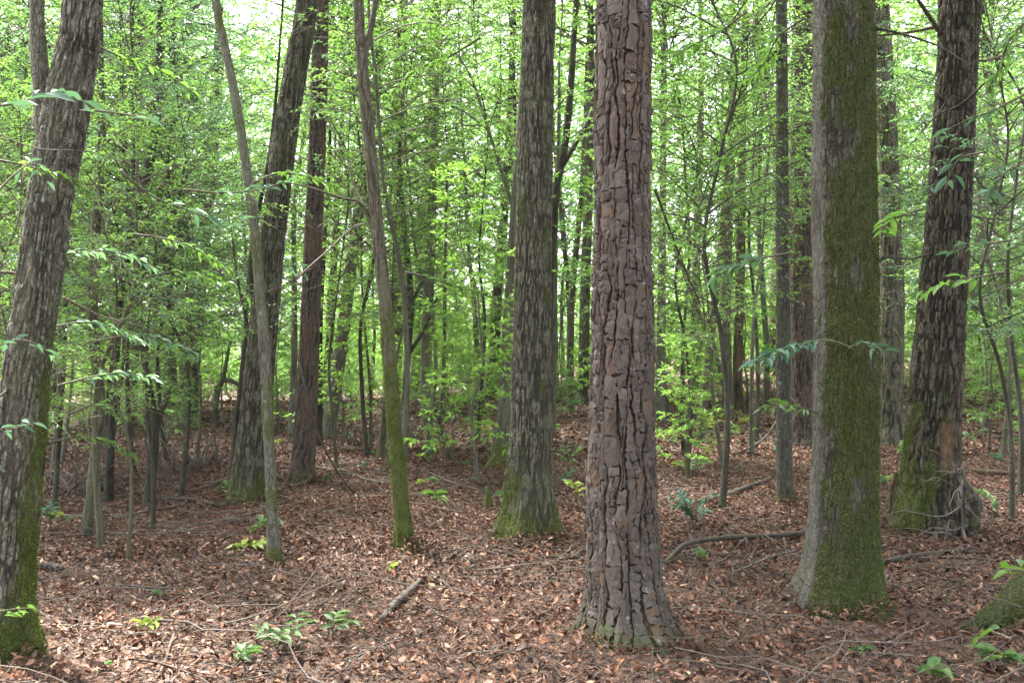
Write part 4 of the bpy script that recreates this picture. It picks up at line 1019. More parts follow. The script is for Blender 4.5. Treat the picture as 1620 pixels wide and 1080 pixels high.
def litter():
    rs = np.random.RandomState(33)
    A = Acc()
    # near: curled blades of eight vertices
    n = 52000
    x, y = litter_points(n, 2.9, 7.6, rs)
    L = .015 + .056 * rs.rand(n) ** 1.8; W = L * rs.uniform(.16, .52, n)
    az = rs.rand(n) * 6.283; tilt = rs.normal(0, .46, n); roll = rs.normal(0, .5, n)
    d = np.stack([np.cos(az) * np.cos(tilt), np.sin(az) * np.cos(tilt), np.sin(tilt)], -1)
    up = nrm(np.stack([rs.normal(0, .35, n), rs.normal(0, .35, n), np.ones(n)], -1))
    s = nrm(np.cross(d, up)); u = np.cross(s, d)
    z = ground(x, y) + mound(x, y) + rs.rand(n) ** 2 * .045 + np.abs(np.sin(tilt)) * L * .4
    P = np.stack([x, y, z], -1)
    curl = rs.normal(0, .3, n)[:, None]; fold = np.abs(rs.normal(0.1, .25, n))[:, None]
    Lc, Wc = L[:, None], W[:, None]
    def st(f, w, sg): return P + d * Lc * (f - .5) + s * Wc * w * sg + u * (Lc * curl * ((f - .5) ** 2 * 4 - .5) * .5 + Wc * fold * abs(sg))
    V = np.stack([st(0, 0, 0), st(.3, .42, 1), st(.3, 0, 0), st(.3, .42, -1), st(.68, .46, 1), st(.68, 0, 0), st(.68, .46, -1), st(1, 0, 0)], 1).reshape(-1, 3)
    b = np.arange(n)[:, None] * 8
    Fc = np.concatenate([b + f for f in ([0, 2, 1], [0, 3, 2], [1, 2, 5], [1, 5, 4], [2, 3, 6], [2, 6, 5], [4, 5, 7], [5, 6, 7])])
    base = rs.choice(TINTS, n, p=TP) + .12 * vnoise(x * .9, y * .9, 0, 51) + .10 * vnoise(x * 3.1, y * 3.1, 0, 52)
    A.add(V, Fc, 0, np.repeat(np.clip(base + rs.normal(0, .03, n), 0, 1), 8))
    # pine straw and torn leaf shreds
    n = 26000
    x, y = litter_points(n, 2.9, 9.5, rs)
    az = rs.rand(n) * 6.283; L = rs.uniform(.02, .08, n)
    V, Fc, per = leaf_blades(np.stack([x, y, ground(x, y) + mound(x, y) + .012 + rs.rand(n) * .035], -1), np.stack([np.cos(az), np.sin(az), rs.normal(0, .22, n)], -1), np.array([0, 0, 1.0]) + rs.normal(0, .4, (n, 3)), L, rs.uniform(.002, .0042, n), False, .2, rs.normal(0, .1))
    A.add(V, Fc, 0, np.repeat(rs.choice([.12, .3, .45, .58, .62, .76, .86], n), per))
    for n, y0, y1, l0, l1 in ((36000, 2.9, 7.6, .012, .032), (135000, 7.2, 14, .024, .064), (92000, 13.5, 26, .050, .115), (45000, 25, 48, .11, .22)):
        x, y = litter_points(n, y0, y1, rs)
        L = rs.uniform(l0, l1, n)
        az = rs.rand(n) * 6.283; tl = rs.normal(0, .3, n)
        d = np.stack([np.cos(az), np.sin(az), tl], -1)
        up = np.stack([rs.normal(0, .4, n), rs.normal(0, .4, n), np.ones(n)], -1)
        z = ground(x, y) + mound(x, y) + rs.rand(n) ** 2 * .04 + .3 * L * np.abs(tl)
        V, Fc, per = leaf_blades(np.stack([x, y, z], -1), d, up, L, L * rs.uniform(.3, .5, n), False, .3, rs.normal(0, .15))
        base = rs.choice(TINTS, n, p=TP) + .14 * vnoise(x * .6, y * .6, 0, 51) + .12 * vnoise(x * 2.3, y * 2.3, 0, 52)
        A.add(V, Fc, 0, np.repeat(np.clip(base + rs.normal(0, .03, n), 0, 1), per))
    o = link('leaf_litter', A.mesh('leaf_litter', [M['litter']], False))
    return tag(o, 'brown fallen leaves thickly covering the forest floor', 'leaf litter', kind='stuff')
litter()
# the fallen leaves that show largest, each one a piece of the ground
def fallen_leaves():
    rs = np.random.RandomState(71)
    meshes = []
    for k in range(14):
        L = 1.0; W = rs.uniform(.3, .55); cur = rs.normal(0, .35); fo = abs(rs.normal(.1, .15))
        f = np.linspace(0, 1, 6); wv = np.array([0.02, .30, .46, .44, .27, .0]) * W
        if k % 3 == 0: wv = wv * np.array([1, 1.1, .7, 1.15, .75, 1])
        V, q = [], []
        for i in range(6):
            zc = cur * ((f[i] - .5) ** 2 * 4 - .4) * .35
            for sg in (-1, 0, 1): V.append((f[i] - .5, sg * wv[i], zc + abs(sg) * fo * wv[i] * 2 + rs.normal(0, .02)))
        for i in range(5):
            for j in (0, 1):
                a = i * 3 + j
                q.append((a, a + 3, a + 4, a + 1))
        t = rs.choice(TINTS[3:], p=TP[3:] / TP[3:].sum())
        meshes.append(build_mesh('fallen_leaf', np.array(V), [np.array(q)], [M['litter']], None, dict(tint=np.full(18, t)), True))
    for i in range(280):
        y = rs.uniform(3.0, 5.6); x = rs.uniform(-.56, .56) * y
        L = rs.uniform(.042, .075)
        o = link('fallen_leaf', meshes[i % 14], GROUND, (x, y, float(ground(x, y)) + .028 + .03 * rs.rand()))
        o.rotation_euler = (rs.normal(0, .35), rs.normal(0, .35), rs.rand() * 6.28); o.scale = (L,) * 3
fallen_leaves()
def twig_litter():
    rs = np.random.RandomState(44)
    A = Acc()
    for i in range(4300):
        y = math.sqrt(rs.uniform(3.0 ** 2, 22 ** 2)) if rs.rand() < .6 else rs.uniform(3, 11)
        x = rs.uniform(-.6, .6) * y
        if vnoise(x * .7, y * .7, 0, 61) < -.1 and rs.rand() < .75: continue
        big_ = rs.rand() < .22
        L = rs.uniform(.08, .60) if not big_ else rs.uniform(.3, 1.1)
        az = rs.rand() * 6.28
        a = np.array([x, y, 0]); b = a + L * np.array([math.cos(az), math.sin(az), 0])
        C = wiggle(a, b, 6, .2, i)
        C[:, 2] = ground(C[:, 0], C[:, 1]) + .03 + np.linspace(0, rs.uniform(0, .10) if rs.rand() < .8 else rs.uniform(.1, .35), 6)
        r = (rs.uniform(.0014, .0045) if not big_ else rs.uniform(.003, .0085)) * np.linspace(1, .4, 6)
        V, Fc = tube(C, r, 3)
        A.add(V, Fc, 0 if rs.rand() < .6 else 1, rs.rand())
    n = A.n
    o = link('twig_litter', A.mesh('twig_litter', [M['dead'], M['dead_dark']], True, dict(ridge=np.full(n, .7), moss=np.zeros(n))))
    tag(o, 'thin dead twigs strewn all over the fallen leaves', 'twig litter', kind='stuff')
twig_litter()

# ------------------------------------------------------------------ fallen branches
def fallen(name, label, pts, mat, lift=None, twigs=(), cat='branch', moss=0.0, k=9):
    """pts: (x, y, width) photo pixels along the ground; lift: metres above the ground per point"""
    P, R = [], []
    for i, (x, y, w) in enumerate(pts):
        h_ = hit(x, y) if not lift or lift[i] < .05 else at(x, y, hit(x, y + lift[i] * F / 7.0)[1])
        r = w * .40 * h_[1] / F
        z = float(ground(h_[0], h_[1])) + r * .7 + .02
        if lift and lift[i] >= .05: z = h_[2]
        P.append((h_[0], h_[1], z)); R.append(r)
    P = np.array(P); base = P[0].copy()
    root = thing(name, label, cat, base)
    link('stem', branch_mesh(name, P - base, R, M[mat], k, seed=len(label)), root)
    for (x0, y0, x1, y1, w, rise) in twigs:
        i = min(range(len(pts)), key=lambda j: abs(pts[j][0] - x0) + abs(pts[j][1] - y0))
        D = P[i][1]
        a = at(x0, y0, D); b = at(x1, y1, D - rise)
        b[2] = max(b[2], float(ground(b[0], b[1])) + .01)
        Q = wiggle(a - base, b - base, 7, .12, x0 + y1)
        link('twig', branch_mesh(name + '_twig', Q, np.linspace(1, .3, 7) * w * .36 * D / F, M[mat], 5, 10, seed=int(x1)), root)
    return root
fallen('fallen_branch', 'long dark branch lying behind the big pine towards the large mossy oak', [(1052, 890, 9), (1082, 862, 10), (1120, 853, 10), (1180, 848, 10), (1235, 846, 10), (1285, 840, 9)], 'dead_dark', [.05, .12, .12, .1, .08, .05],
       [(1082, 862, 1108, 955, 5, .35), (1072, 870, 1058, 915, 4, .2), (1108, 856, 1090, 820, 4, -.1), (1180, 848, 1172, 925, 3, .5), (1205, 848, 1228, 900, 3, .3)])
fallen('fallen_branch', 'thick dark branch lying on the leaves right of the large mossy oak', [(1390, 898, 12), (1430, 890, 13), (1470, 884, 12), (1510, 880, 11), (1552, 880, 8)], 'dead_dark', None, [(1510, 880, 1540, 862, 3, 0), (1470, 884, 1450, 915, 3, .2)])
fallen('fallen_branch', 'pale peeling stick on the leaves in the middle foreground', [(606, 985, 12), (625, 962, 14), (645, 945, 13), (665, 925, 9), (682, 918, 8), (712, 934, 6)], 'dead', None, [(650, 943, 668, 975, 3, .2), (665, 925, 700, 905, 3, 0)])
fallen('fallen_branch', 'grey crooked stick left of the foot of the big pine', [(838, 985, 5), (868, 972, 5), (890, 960, 6), (912, 942, 6), (930, 935, 5)], 'dead', None, [(868, 972, 850, 1000, 3, .1)])
fallen('fallen_branch', 'thin dark branch crossing the leaves between middle oak and big pine', [(852, 888, 5), (880, 886, 6), (905, 888, 7), (925, 868, 6), (938, 858, 6)], 'dead_dark')
fallen('fallen_branch', 'long dark branch lying before the leaning brown oak', [(232, 790, 5), (270, 793, 7), (310, 795, 7), (345, 803, 6), (385, 800, 5)], 'dead_dark', None, [(310, 795, 322, 842, 3, .4)])
fallen('fallen_branch', 'long pale pole on the ground behind the slim brown trunk at left', [(90, 818, 5), (140, 822, 6), (180, 824, 6), (235, 812, 5), (290, 802, 4)], 'dead')
fallen('fallen_branch', 'pale branch leaning on the ground left of the leaning brown oak', [(300, 780, 4), (330, 772, 5), (360, 760, 5), (395, 752, 4)], 'dead')
fallen('fallen_branch', 'thin bent sapling arching down across the slim reddish pine', [(560, 785, 4), (530, 740, 4), (505, 690, 4), (490, 640, 4), (475, 580, 4), (462, 520, 4)], 'dead', [0, .3, .6, .9, 1.2, 1.5])
fallen('fallen_branch', 'dark branch lying between the slim pine and the mossy leaning tree', [(455, 775, 5), (490, 765, 5), (530, 752, 5), (560, 755, 4)], 'dead_dark')
fallen('fallen_branch', 'grey stick lying right at the mossy leaning tree, upper of two', [(500, 742, 4), (540, 747, 4), (580, 750, 4), (618, 754, 4)], 'dead')
fallen('fallen_branch', 'grey stick lying left of the mossy leaning tree, lower of two', [(548, 748, 4), (580, 762, 5), (615, 770, 4)], 'dead')
fallen('fallen_log', 'low dark log in the glade between big pine and lichen-spotted trunk', [(1068, 800, 6), (1110, 798, 8), (1150, 788, 10), (1180, 776, 10), (1218, 762, 8)], 'dead_dark', cat='log')
fallen('fallen_log', 'mossy dark log on the slope right of the dark oak', [(1538, 748, 9), (1560, 752, 12), (1590, 754, 12), (1640, 757, 10)], 'oak_dark', cat='log')
fallen('fallen_log', 'short rotten log with pale lichen right of the forked oak foot', [(40, 908, 15), (62, 904, 16), (85, 904, 15), (100, 908, 11)], 'dead_dark', cat='log', k=12)
fallen('fallen_branch', 'thin branch propped up the slope left of the lichen-spotted trunk', [(1160, 722, 5), (1185, 708, 5), (1212, 690, 4), (1232, 660, 4)], 'dead_dark', [.0, .06, .1, .2])
fallen('fallen_branch', 'long pale branch lying across the upper right slope', [(1512, 694, 4), (1550, 686, 5), (1590, 686, 4), (1650, 684, 4)], 'dead_dark', None, [(1550, 686, 1536, 676, 3, 0)])
fallen('fallen_branch', 'dark twisted branch lying high on the slope near the right edge', [(1516, 660, 5), (1540, 660, 6), (1556, 672, 6), (1580, 675, 5)], 'dead_dark')
fallen('fallen_log', 'far dark log lying across the glade left of the middle oak', [(650, 662, 5), (700, 660, 6), (745, 655, 7), (790, 652, 6)], 'dead_dark', cat='log')
fallen('fallen_branch', 'pale stick lying at the bottom left before the seedlings', [(250, 1078, 5), (262, 1050, 5), (272, 1018, 5), (280, 1000, 4)], 'dead')
fallen('fallen_branch', 'short dark stick at the bottom centre of the leaf floor', [(770, 1050, 5), (800, 1040, 6), (840, 1030, 5)], 'dead_dark')
fallen('fallen_branch', 'thin stick standing slanted before the forked oak', [(5, 925, 3), (20, 905, 3), (38, 880, 3)], 'dead', [.05, .1, .2])
fallen('fallen_branch', 'pale thin branch lying along the front right slope below the mossy oak', [(1380, 1040, 4), (1420, 1042, 5), (1470, 1046, 4), (1520, 1052, 3)], 'dead')
fallen('fallen_branch', 'thin grey branch lying below the pale stick, middle foreground', [(690, 870, 3), (740, 868, 4), (790, 876, 4), (830, 880, 3)], 'dead')
# the tangled dead limb at the foot of the dark oak
tw = [(1520, 800, 1400, 818, 4, .5), (1520, 790, 1440, 742, 4, .35), (1520, 770, 1462, 700, 4, .3), (1522, 760, 1500, 800, 4, .4), (1520, 750, 1488, 750, 3, .3), (1530, 830, 1440, 850, 4, .5), (1510, 850, 1430, 835, 4, .4),
      (1525, 800, 1582, 850, 4, .3), (1522, 790, 1570, 770, 3, .2), (1530, 840, 1600, 880, 4, .4), (1520, 740, 1548, 790, 4, .2), (1516, 860, 1550, 905, 3, .5), (1520, 820, 1470, 870, 3, .6), (1524, 742, 1478, 745, 5, .3)]
fallen('dead_limb', 'tangled pale dead limb heaped against the foot of the dark oak', [(1528, 862, 8), (1520, 830, 9), (1518, 800, 9), (1520, 770, 8), (1523, 742, 6)], 'dead', [0, .1, .3, .42, .55], tw)
# tangle of fine dead twigs right of the big pine
tw = [(1190, 900, 1200, 830, 3, .1), (1170, 880, 1100, 860, 3, .2), (1200, 860, 1150, 940, 3, .4), (1230, 880, 1290, 860, 3, .1), (1185, 905, 1225, 945, 3, .3), (1210, 845, 1275, 890, 3, .3), (1180, 850, 1110, 925, 3, .3), (1240, 850, 1250, 930, 3, .4), (1200, 860, 1192, 800, 3, .1)]
fallen('dead_limb', 'tangle of thin dead twigs between the big pine and the mossy oak foot', [(1150, 915, 4), (1185, 895, 5), (1220, 880, 5), (1260, 870, 4)], 'dead', [.02, .08, .15, .2], tw)

# stumps
def stump(label, pts, mat, seed):
    base, P, R = px_path(pts, 0.01)
    r = thing('stump', label, 'stump', base)
    link('snag', trunk_mesh('stump', P, R, M[mat], 28, .02, 'oak', .012, .35, .06, 5, seed, 3, moss=lambda th, h, n: .5 + n * .5, tint=lambda th, h, n: .3 + n * .3), r)
stump('narrow mossy broken stump wedged left of the dark oak foot', [(1413, 826, 26), (1414, 790, 20), (1416, 762, 14), (1417, 748, 5)], 'oak_dark', 301)
stump('small pointed dead stub between mossy leaning tree and middle oak', [(773, 803, 13), (773, 788, 10), (772, 774, 5), (772, 768, 2)], 'dead_dark', 302)

# ------------------------------------------------------------------ leafy sprays close to the camera and seedlings: each leaf a piece
def big_leaf_mesh(k, mat):
    rs = np.random.RandomState(900 + k)
    f = np.linspace(0, 1, 6); wv = np.array([.03, .30, .47, .43, .26, 0.01]); cur = rs.uniform(.05, .35); fo = rs.uniform(.15, .4); tw_ = rs.normal(0, .15)
    V, q = [], []
    for i in range(6):
        zc = -cur * f[i] ** 2
        for sg in (-1, 0, 1): V.append((f[i], sg * wv[i], zc + abs(sg) * fo * wv[i] + sg * tw_ * f[i] * wv[i]))
    for i in range(5):
        for j in (0, 1):
            a = i * 3 + j; q.append((a, a + 3, a + 4, a + 1))
    return build_mesh('leaf', np.array(V), [np.array(q)], [mat], None, dict(tint=np.full(18, rs.uniform(.15, .85))), True)
LEAF = {}
def leaf_of(mat, rs):
    if mat not in LEAF: LEAF[mat] = [big_leaf_mesh(k + len(LEAF) * 10, M[mat]) for k in range(7)]
    return LEAF[mat][rs.randint(7)]
def put_leaf(root, mat, p, d, n, L, W, rs):
    d = nrm(d); s = nrm(np.cross(n, d)); n = np.cross(d, s)
    o = link('leaf', leaf_of(mat, rs), root)
    m = Matrix((( d[0] * L, s[0] * W, n[0] * L, p[0]), (d[1] * L, s[1] * W, n[1] * L, p[1]), (d[2] * L, s[2] * W, n[2] * L, p[2]), (0, 0, 0, 1)))
    o.matrix_basis = m
    return o
def spray(label, pts, D, nl, leaf_px, mat, ratio=.30, depth=.15, seed=0, stem='brown', name='leafy_branch', start=.25, w=4, group=None):
    rs = np.random.RandomState(seed)
    P = np.array([at(x, y, D + depth * (i / max(1, len(pts) - 1) - .5) * 2) for i, (x, y) in enumerate(pts)])
    base = P[0].copy()
    root = thing(name, label, 'branch', base, group)
    C = catmull(P - base, 16)
    link('stem', branch_mesh(name + '_stem', C, np.linspace(1, .35, 16) * w * .5 * D / F, M[stem], 5, 16, seed), root)
    L = leaf_px * D / F * (.82 if D < 3.4 else .95)
    for i in range(nl):
        u = start + (1 - start) * (i + rs.rand() * .6) / nl
        k = min(14, int(u * 15)); p = C[k] + (C[k + 1] - C[k]) * (u * 15 - k)
        dt = nrm(C[k + 1] - C[k]); sd = nrm(np.cross(dt, [0, 0, 1.0]))
        sg = 1 if i % 2 else -1
        d = dt * rs.uniform(.3, 1.0) + sd * sg * rs.uniform(.3, .9) + np.array([0, 0, rs.uniform(-.55, .35)])
        ll = L * rs.uniform(.7, 1.15)
        put_leaf(root, mat, p + rs.normal(0, .008, 3), d, np.array([0, 0, 1.0]) + rs.normal(0, .4, 3), ll, ll * ratio * 1.05, rs)
    return root
sp = [
 ('bluish long-leaved spray hanging before the forked oak near the top left', [(-60, 170), (20, 165), (80, 150), (150, 165)], 2.6, 11, 62, 'lf_near'),
 ('three-leaf twig tip in the air right of the forked oak, upper', [(150, 175), (190, 180), (235, 188), (262, 196)], 2.8, 5, 42, 'lf_near'),
 ('long bluish-leaved twig right of the forked oak at mid height', [(190, 270), (240, 310), (290, 330), (350, 350), (385, 340)], 2.9, 10, 44, 'lf_near'),
 ('leafy twig against the forked oak trunk below the bluish long-leaved spray', [(-30, 330), (30, 270), (55, 262), (80, 300)], 2.7, 6, 36, 'lf_near'),
 ('green leaf sprig crossing the forked oak at middle height', [(-40, 560), (0, 545), (40, 538), (85, 560)], 3.1, 9, 30, 'lf_near'),
 ('pale green sprig at the left edge just above the mossy part of the forked oak', [(-50, 690), (0, 680), (30, 676), (60, 668)], 3.0, 9, 30, 'lf_near'),
 ('bright leaf row crossing the foot of the forked oak', [(-30, 966), (0, 966), (30, 962), (58, 962)], 3.0, 10, 24, 'lf_green'),
 ('leafy sprig in front of the large mossy oak at middle height', [(1352, 552), (1310, 538), (1270, 545), (1230, 560), (1192, 572)], 5.3, 30, 34, 'lf_near'),
  ('short leafy sprig on the right half of the large mossy oak at middle height', [(1342, 552), (1360, 542), (1378, 545), (1398, 555)], 5.25, 9, 32, 'lf_near'),
 ('smaller lower sprig crossing the lichen-spotted trunk', [(1302, 655), (1270, 645), (1240, 640), (1205, 645)], 5.5, 18, 26, 'lf_green'),
 ('pale three-leaf twig across the upper dark oak', [(1620, 150), (1570, 175), (1530, 190), (1480, 215)], 3.2, 6, 46, 'lf_near'),
 ('hanging twig of bluish leaves over the middle of the dark oak', [(1560, 240), (1520, 250), (1505, 275), (1495, 300)], 3.2, 6, 40, 'lf_near'),
 ('cluster of bluish leaves at the right edge beside the dark oak', [(1660, 250), (1610, 262), (1580, 285), (1570, 310)], 3.1, 12, 36, 'lf_near'),
 ('small pale sprig in front of the dark oak at middle height', [(1600, 380), (1560, 385), (1520, 388), (1500, 400)], 3.6, 9, 26, 'lf_near'),
 ('lower leafy twigs before the dark oak trunk', [(1590, 430), (1540, 440), (1490, 450), (1455, 470)], 4.0, 16, 28, 'lf_small'),
 ('hanging sprig between the mossy oak and dark oak', [(1460, 330), (1430, 340), (1405, 350), (1395, 370)], 4.8, 12, 30, 'lf_small'),
 ('bluish leaf bunch hanging right of the curving dark trunk', [(1250, 400), (1200, 410), (1160, 425), (1130, 440)], 7.5, 22, 30, 'lf_blue'),
 ('twig of narrow leaves hanging at the top right of the big pine', [(1180, 20), (1140, 50), (1100, 70), (1070, 90)], 5.0, 22, 26, 'lf_small'),
 ('drooping narrow-leaved twig left of the upper mossy oak', [(1270, 30), (1230, 60), (1210, 100), (1180, 130)], 5.5, 22, 26, 'lf_small'),
 ('waxy leaf spray low before the leaning brown oak', [(290, 300), (350, 305), (410, 300), (470, 280)], 6.0, 26, 20, 'lf_blue'),
 ('waxy low spray before the slim trunks right of the forked oak', [(90, 610), (150, 595), (200, 590), (245, 600)], 5.6, 26, 22, 'lf_blue'),
 ('blue-green spray over the crooked dark trunk', [(150, 540), (210, 530), (260, 540), (310, 560)], 6.5, 26, 20, 'lf_blue'),
 ('green sprig by the slim brown trunk at left', [(110, 655), (150, 640), (190, 650), (225, 665)], 6.2, 18, 20, 'lf_green'),
 ('fine airy spray before the forked oak, upper of three at the left', [(-20, 250), (40, 262), (100, 280), (150, 310)], 4.6, 34, 20, 'lf_small'),
 ('fine airy spray right of the forked oak, middle of three at the left', [(60, 420), (120, 400), (190, 400), (250, 425)], 5.0, 36, 20, 'lf_blue'),
 ('fine airy spray drooping high between forked oak and thin sapling', [(130, 60), (190, 90), (250, 110), (310, 150)], 5.4, 36, 20, 'lf_small'),
 ('long fine spray reaching from the thin sapling towards the slim pine', [(400, 290), (440, 275), (490, 280), (540, 300)], 6.6, 36, 18, 'lf_small'),
 ('fine drooping spray high between mossy leaning tree and middle oak', [(760, 60), (710, 90), (660, 110), (620, 150)], 6.8, 38, 18, 'lf_small'),
 ('fine pale spray between mossy leaning tree and middle oak at half height', [(640, 430), (680, 440), (730, 455), (780, 470)], 8.5, 36, 17, 'lf_green'),
 ('drooping fine spray at the top right corner beside the dark oak', [(1640, 20), (1600, 60), (1580, 110), (1560, 150)], 4.6, 34, 22, 'lf_small'),
 ('fine spray hanging between big pine and lichen-spotted trunk', [(1230, 230), (1180, 240), (1130, 260), (1090, 300)], 6.4, 36, 18, 'lf_small'),
 ('airy bluish spray low at left between forked oak and crooked dark trunk', [(70, 520), (130, 510), (180, 520), (230, 545)], 5.8, 36, 19, 'lf_blue'),
 ('fine spray hanging before the broad-footed grey tree at left', [(230, 440), (280, 430), (340, 440), (390, 470)], 7.2, 38, 18, 'lf_small'),
 ('fine green spray below the bluish long-leaved twig', [(210, 370), (270, 380), (320, 400), (360, 430)], 5.6, 36, 19, 'lf_small'),
 ('leafy spray near the ground right of the forked oak', [(80, 700), (125, 690), (170, 700), (215, 725)], 7.0, 30, 20, 'lf_green'),
 ('large soft green leaves at the right edge above the mossy root', [(1660, 930), (1625, 905), (1600, 900), (1570, 905)], 2.6, 4, 60, 'lf_green'),
 ('pointed leaf beside the mossy root at the right edge', [(1600, 1010), (1575, 1000), (1560, 1000), (1535, 1030)], 2.7, 3, 46, 'lf_green'),
]
for i, (lab, pts, D, nl, lp, mt) in enumerate(sp):
    spray(lab, pts, D, nl, lp, mt, seed=700 + i, depth=(-.22 if 'mossy oak at middle' in lab or 'smaller lower' in lab else .15), start=(.35 if 'mossy oak at middle' in lab else .25))

def seedling(label, px, py, mat, nl, leaf_px, spread_px, hgt_px, seed, ratio=.4, group=None):
    rs = np.random.RandomState(seed)
    base = hit(px, py); D = base[1]; k = D / F
    root = thing('seedling', label, 'seedling', base, group)
    ns = max(1, nl // 6)
    for s in range(ns):
        a = rs.rand() * 6.28
        tip = np.array([math.cos(a) * spread_px * k * rs.uniform(.4, 1), math.sin(a) * spread_px * k * rs.uniform(.4, 1), hgt_px * k * rs.uniform(.6, 1.1)])
        C = catmull([(0, 0, -.02), tip * np.array([.25, .25, .7]), tip], 10)
        link('stem', branch_mesh('seedling_stem', C, np.linspace(.004, .0015, 10), M['brown'], 4, 10, seed + s), root)
        m = nl // ns
        for i in range(m):
            u = .35 + .65 * (i + .5) / m
            p = np.array([np.interp(u, np.linspace(0, 1, 10), C[:, j]) for j in range(3)])
            dt = nrm(C[-1] - C[4]); sd = nrm(np.cross(dt, [0, 0, 1.0])); sg = 1 if i % 2 else -1
            d = dt * rs.uniform(.2, .9) + sd * sg * rs.uniform(.6, 1.1) + np.array([0, 0, rs.uniform(-.2, .25)])
            L = leaf_px * k * rs.uniform(.75, 1.2)
            put_leaf(root, mat, p, d, np.array([0, -.25, 1.0]) + rs.normal(0, .3, 3), L, L * ratio, rs)
    return root
sd = [
 ('bright green seedling in the lower left foreground', 232, 1002, 'lf_yellow', 12, 20, 20, 18),
 ('leafy cluster of dark green seedlings at the lower left centre', 455, 1035, 'lf_green', 48, 21, 78, 46),
 ('green seedling just right of the dark green cluster', 525, 1010, 'lf_green', 18, 20, 34, 35),
 ('low seedling below the dark green cluster at the bottom', 375, 1055, 'lf_green', 14, 26, 30, 22),
 ('yellow-green fern-like seedling left of the thin sapling foot', 392, 872, 'lf_yellow', 14, 24, 28, 14),
 ('feathery green seedling against the foot of the big pine', 968, 1000, 'lf_green', 12, 20, 26, 30),
 ('leafy green shrublet right of the big pine', 1098, 838, 'lf_near', 54, 18, 46, 60),
 ('low dark seedling on the slope right of the big pine', 1100, 752, 'lf_green', 24, 16, 34, 24),
 ('tiny bright seedling between middle oak and big pine', 912, 800, 'lf_yellow', 20, 14, 28, 40),
 ('green seedling beside the straight brown trunk left of the pine', 900, 760, 'lf_green', 22, 14, 26, 50),
 ('pale seedling in the glade left of the middle oak', 700, 780, 'lf_green', 10, 13, 20, 22),
 ('small seedling at the right foot of the mossy leaning tree', 612, 902, 'lf_yellow', 9, 14, 18, 12),
 ('seedling leaves at the bottom right corner', 1445, 1078, 'lf_green', 8, 44, 40, 30),
 ('low seedling below the large mossy oak', 1352, 1028, 'lf_green', 8, 24, 26, 14),
 ('yellow-green seedling at the foot of the middle glade trunks', 680, 655, 'lf_yellow', 16, 11, 26, 30),
 ('seedling between the mossy oak and the dark oak', 1420, 740, 'lf_green', 16, 16, 26, 44),
 ('seedling on the slope right of the dark oak', 1590, 712, 'lf_green', 10, 16, 20, 14),
 ('bright sapling clump in the glade by the two dark trunks', 1118, 690, 'lf_yellow', 20, 13, 30, 40),
 ('bluish seedling right of the forked oak foot', 80, 842, 'lf_near', 18, 16, 22, 36),
 ('small seedling in the left foreground leaves', 262, 945, 'lf_green', 8, 15, 16, 12),
 ('tiny seedling by the bottom left edge', 168, 1060, 'lf_green', 8, 16, 16, 12),
 ('seedling growing in the twigs left of the mossy oak foot', 1120, 900, 'lf_green', 10, 18, 20, 30),
 ('green seedling at the bottom right below the mossy root', 1590, 1060, 'lf_green', 9, 44, 40, 40),
]
for i, a in enumerate(sd): seedling(*a, seed=820 + i)
# more small seedlings over the glade, farther off
rs = np.random.RandomState(95)
pros = [seedling(('small green', 'small yellow-green', 'small bluish', 'tiny green', 'tiny yellow-green')[k] + ' seedling standing by itself in the glade left of the big pine', 560 + 60 * k, 700 + 14 * k, ('lf_green', 'lf_yellow', 'lf_near')[k % 3], 10, 11, 16, 16, 870 + k, group='small seedlings on the leaf floor') for k in range(5)]
for i in range(85):
    y = rs.uniform(7.5, 19); px = rs.uniform(60, 1600); x = (px - 810) / F * y
    if px < 560 and rs.rand() < .4: continue
    pr = pros[i % 5]
    o = copy_tree(pr, (x, y, float(ground(x, y))), rs.rand() * 6.28, rs.uniform(.6, 1.3), '', pr['group'])
    NEW.append(((('green', 'yellow-green', 'bluish')[(i % 5) % 3]) + ' low seedling on the leaves ' + zone(x, y), px, o))
name_them()
for k, (lab, pts, w) in enumerate([
    ('thin pale bare branch arching between slim pine and mossy leaning tree', [(470, 440), (520, 395), (560, 360), (600, 350)], 4),
    ('grey bare twig crossing before the upper forked oak', [(-10, 210), (60, 235), (140, 240), (220, 262)], 3),
    ('long bare grey branch hanging low right of the forked oak', [(100, 470), (160, 500), (230, 520), (300, 555)], 4),
    ('dark bare branch reaching from the left edge above the pale sprig', [(-20, 640), (40, 600), (90, 590), (150, 560)], 4),
    ('pale crooked bare twig by the trunk of the leaning brown oak', [(350, 500), (390, 470), (440, 455), (500, 420)], 3),
    ('dark slanting bare branch right of the big pine at half height', [(1036, 300), (1066, 380), (1094, 450), (1126, 520)], 5),
    ('brown hanging bare twigs in front of the upper dark oak', [(1560, 130), (1520, 165), (1480, 185), (1440, 230)], 4),
    ('thin bare branch right of the dark oak reaching to the frame edge', [(1530, 340), (1560, 345), (1600, 350), (1650, 365)], 4)]):
    rs = np.random.RandomState(1200 + k); D = [7.5, 4.2, 6.0, 4.6, 8.4, 9.0, 7.0, 7.2][k]
    P = np.array([at(x, y, D + .25 * i) for i, (x, y) in enumerate(pts)]); base = P[0].copy()
    root = thing('bare_branch', lab, 'branch', base)
    C = catmull(P - base, 20)
    link('stem', branch_mesh('bare_branch', C, np.linspace(1, .3, 20) * w * .5 * D / F, M['dead' if 'dark' not in lab else 'dead_dark'], 5, 20, k), root)
    for i in range(7):
        j = rs.randint(4, 19); d = nrm(C[j] - C[j - 1] + rs.normal(0, .5, 3)) * rs.uniform(.15, .5) * D / 6
        link('twig', branch_mesh('bare_twig', wiggle(C[j], C[j] + d, 7, .2, k * 9 + i), np.linspace(1, .4, 7) * w * .22 * D / F, M['dead'], 3, 8, i), root)
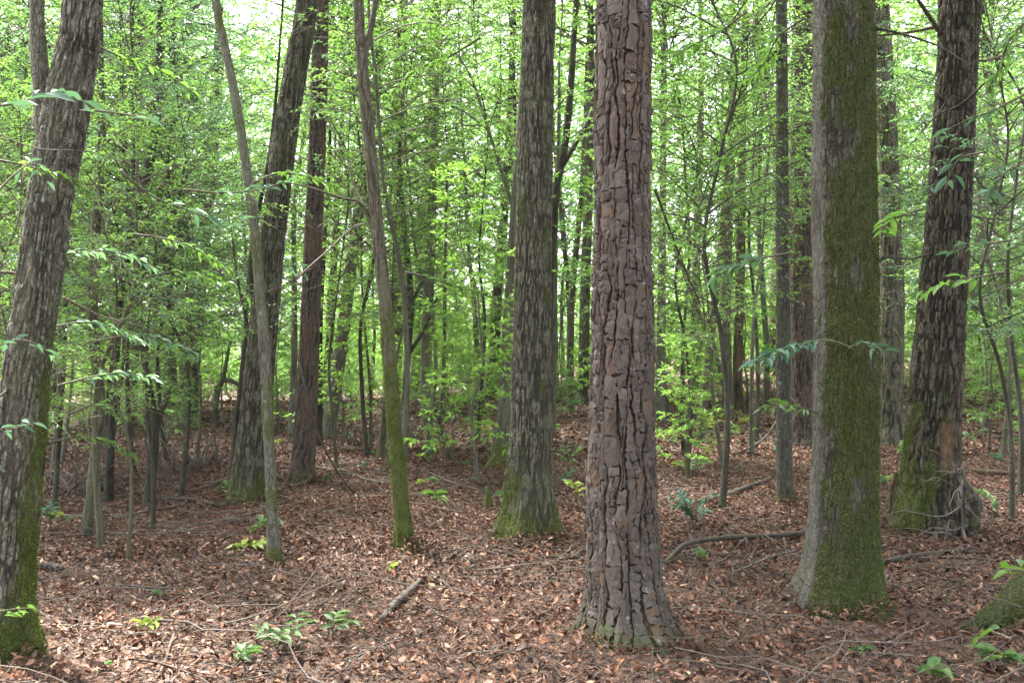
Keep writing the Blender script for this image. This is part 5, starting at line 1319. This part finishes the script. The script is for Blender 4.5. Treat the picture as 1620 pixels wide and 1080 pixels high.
# bare brown thicket stems at left
def bare_shrub(label, px, py, n, hpx, spx, seed, mat='dead_dark'):
    rs = np.random.RandomState(seed)
    base = hit(px, py); k = base[1] / F
    root = thing('bare_shrub', label, 'shrub', base)
    for i in range(n):
        a = rs.rand() * 6.28; s = rs.uniform(.1, 1) * spx * k
        o = np.array([math.cos(a) * s * .6, math.sin(a) * s * .6, -.03]); tip = o + np.array([rs.normal(0, .6), rs.normal(0, .6), rs.uniform(.25, 1.1)]) * hpx * k
        C = wiggle(o, tip, 9, .24, seed + i * 1.7)
        C[:, 2] = np.maximum(C[:, 2], -.03)
        link('stem', branch_mesh('shrub_stem', C, np.linspace(.012, .003, 9) * rs.uniform(.6, 1.2), M[mat], 4, 12, seed + i), root)
bare_shrub('bare brown thicket right of the crooked dark trunk', 285, 745, 24, 95, 60, 951, 'dead')
bare_shrub('leafless twiggy bush left of the leaning brown oak', 330, 735, 18, 80, 55, 952, 'dead')
bare_shrub('leafless stems between slim pine and mossy leaning tree', 560, 705, 26, 95, 50, 953, 'dead')
bare_shrub('thin dead stems right of the forked oak', 120, 780, 24, 130, 60, 954, 'dead')
bare_shrub('dry stems standing on the slope right of the dark oak', 1560, 650, 18, 80, 60, 955)
bare_shrub('dry thin stems in the glade right of the big pine', 1195, 650, 12, 90, 30, 956)

# ------------------------------------------------------------------ thin mist volume added to lift the dark tones of the wood behind
def added_haze():
    x0, x1, y0, y1, z0, z1 = -320, 320, -40, 420, -4.5, 27
    V = [(x, y, z) for z in (z0, z1) for y in (y0, y1) for x in (x0, x1)]
    q = np.array([(0, 2, 3, 1), (4, 5, 7, 6), (0, 1, 5, 4), (2, 6, 7, 3), (0, 4, 6, 2), (1, 3, 7, 5)])
    m, nt, out = newmat('added_haze')
    v = nt.nodes.new('ShaderNodeVolumePrincipled')
    v.inputs['Color'].default_value = (0.92, 0.96, 0.90, 1); v.inputs['Density'].default_value = HAZE; v.inputs['Anisotropy'].default_value = 0.3
    nt.links.new(v.outputs[0], out.inputs['Volume'])
    tag(link('added_haze', build_mesh('added_haze', np.array(V, float), [q], [m], None, None, False)), kind='stuff')
HAZE = 0.0002
if HAZE > 0: added_haze()
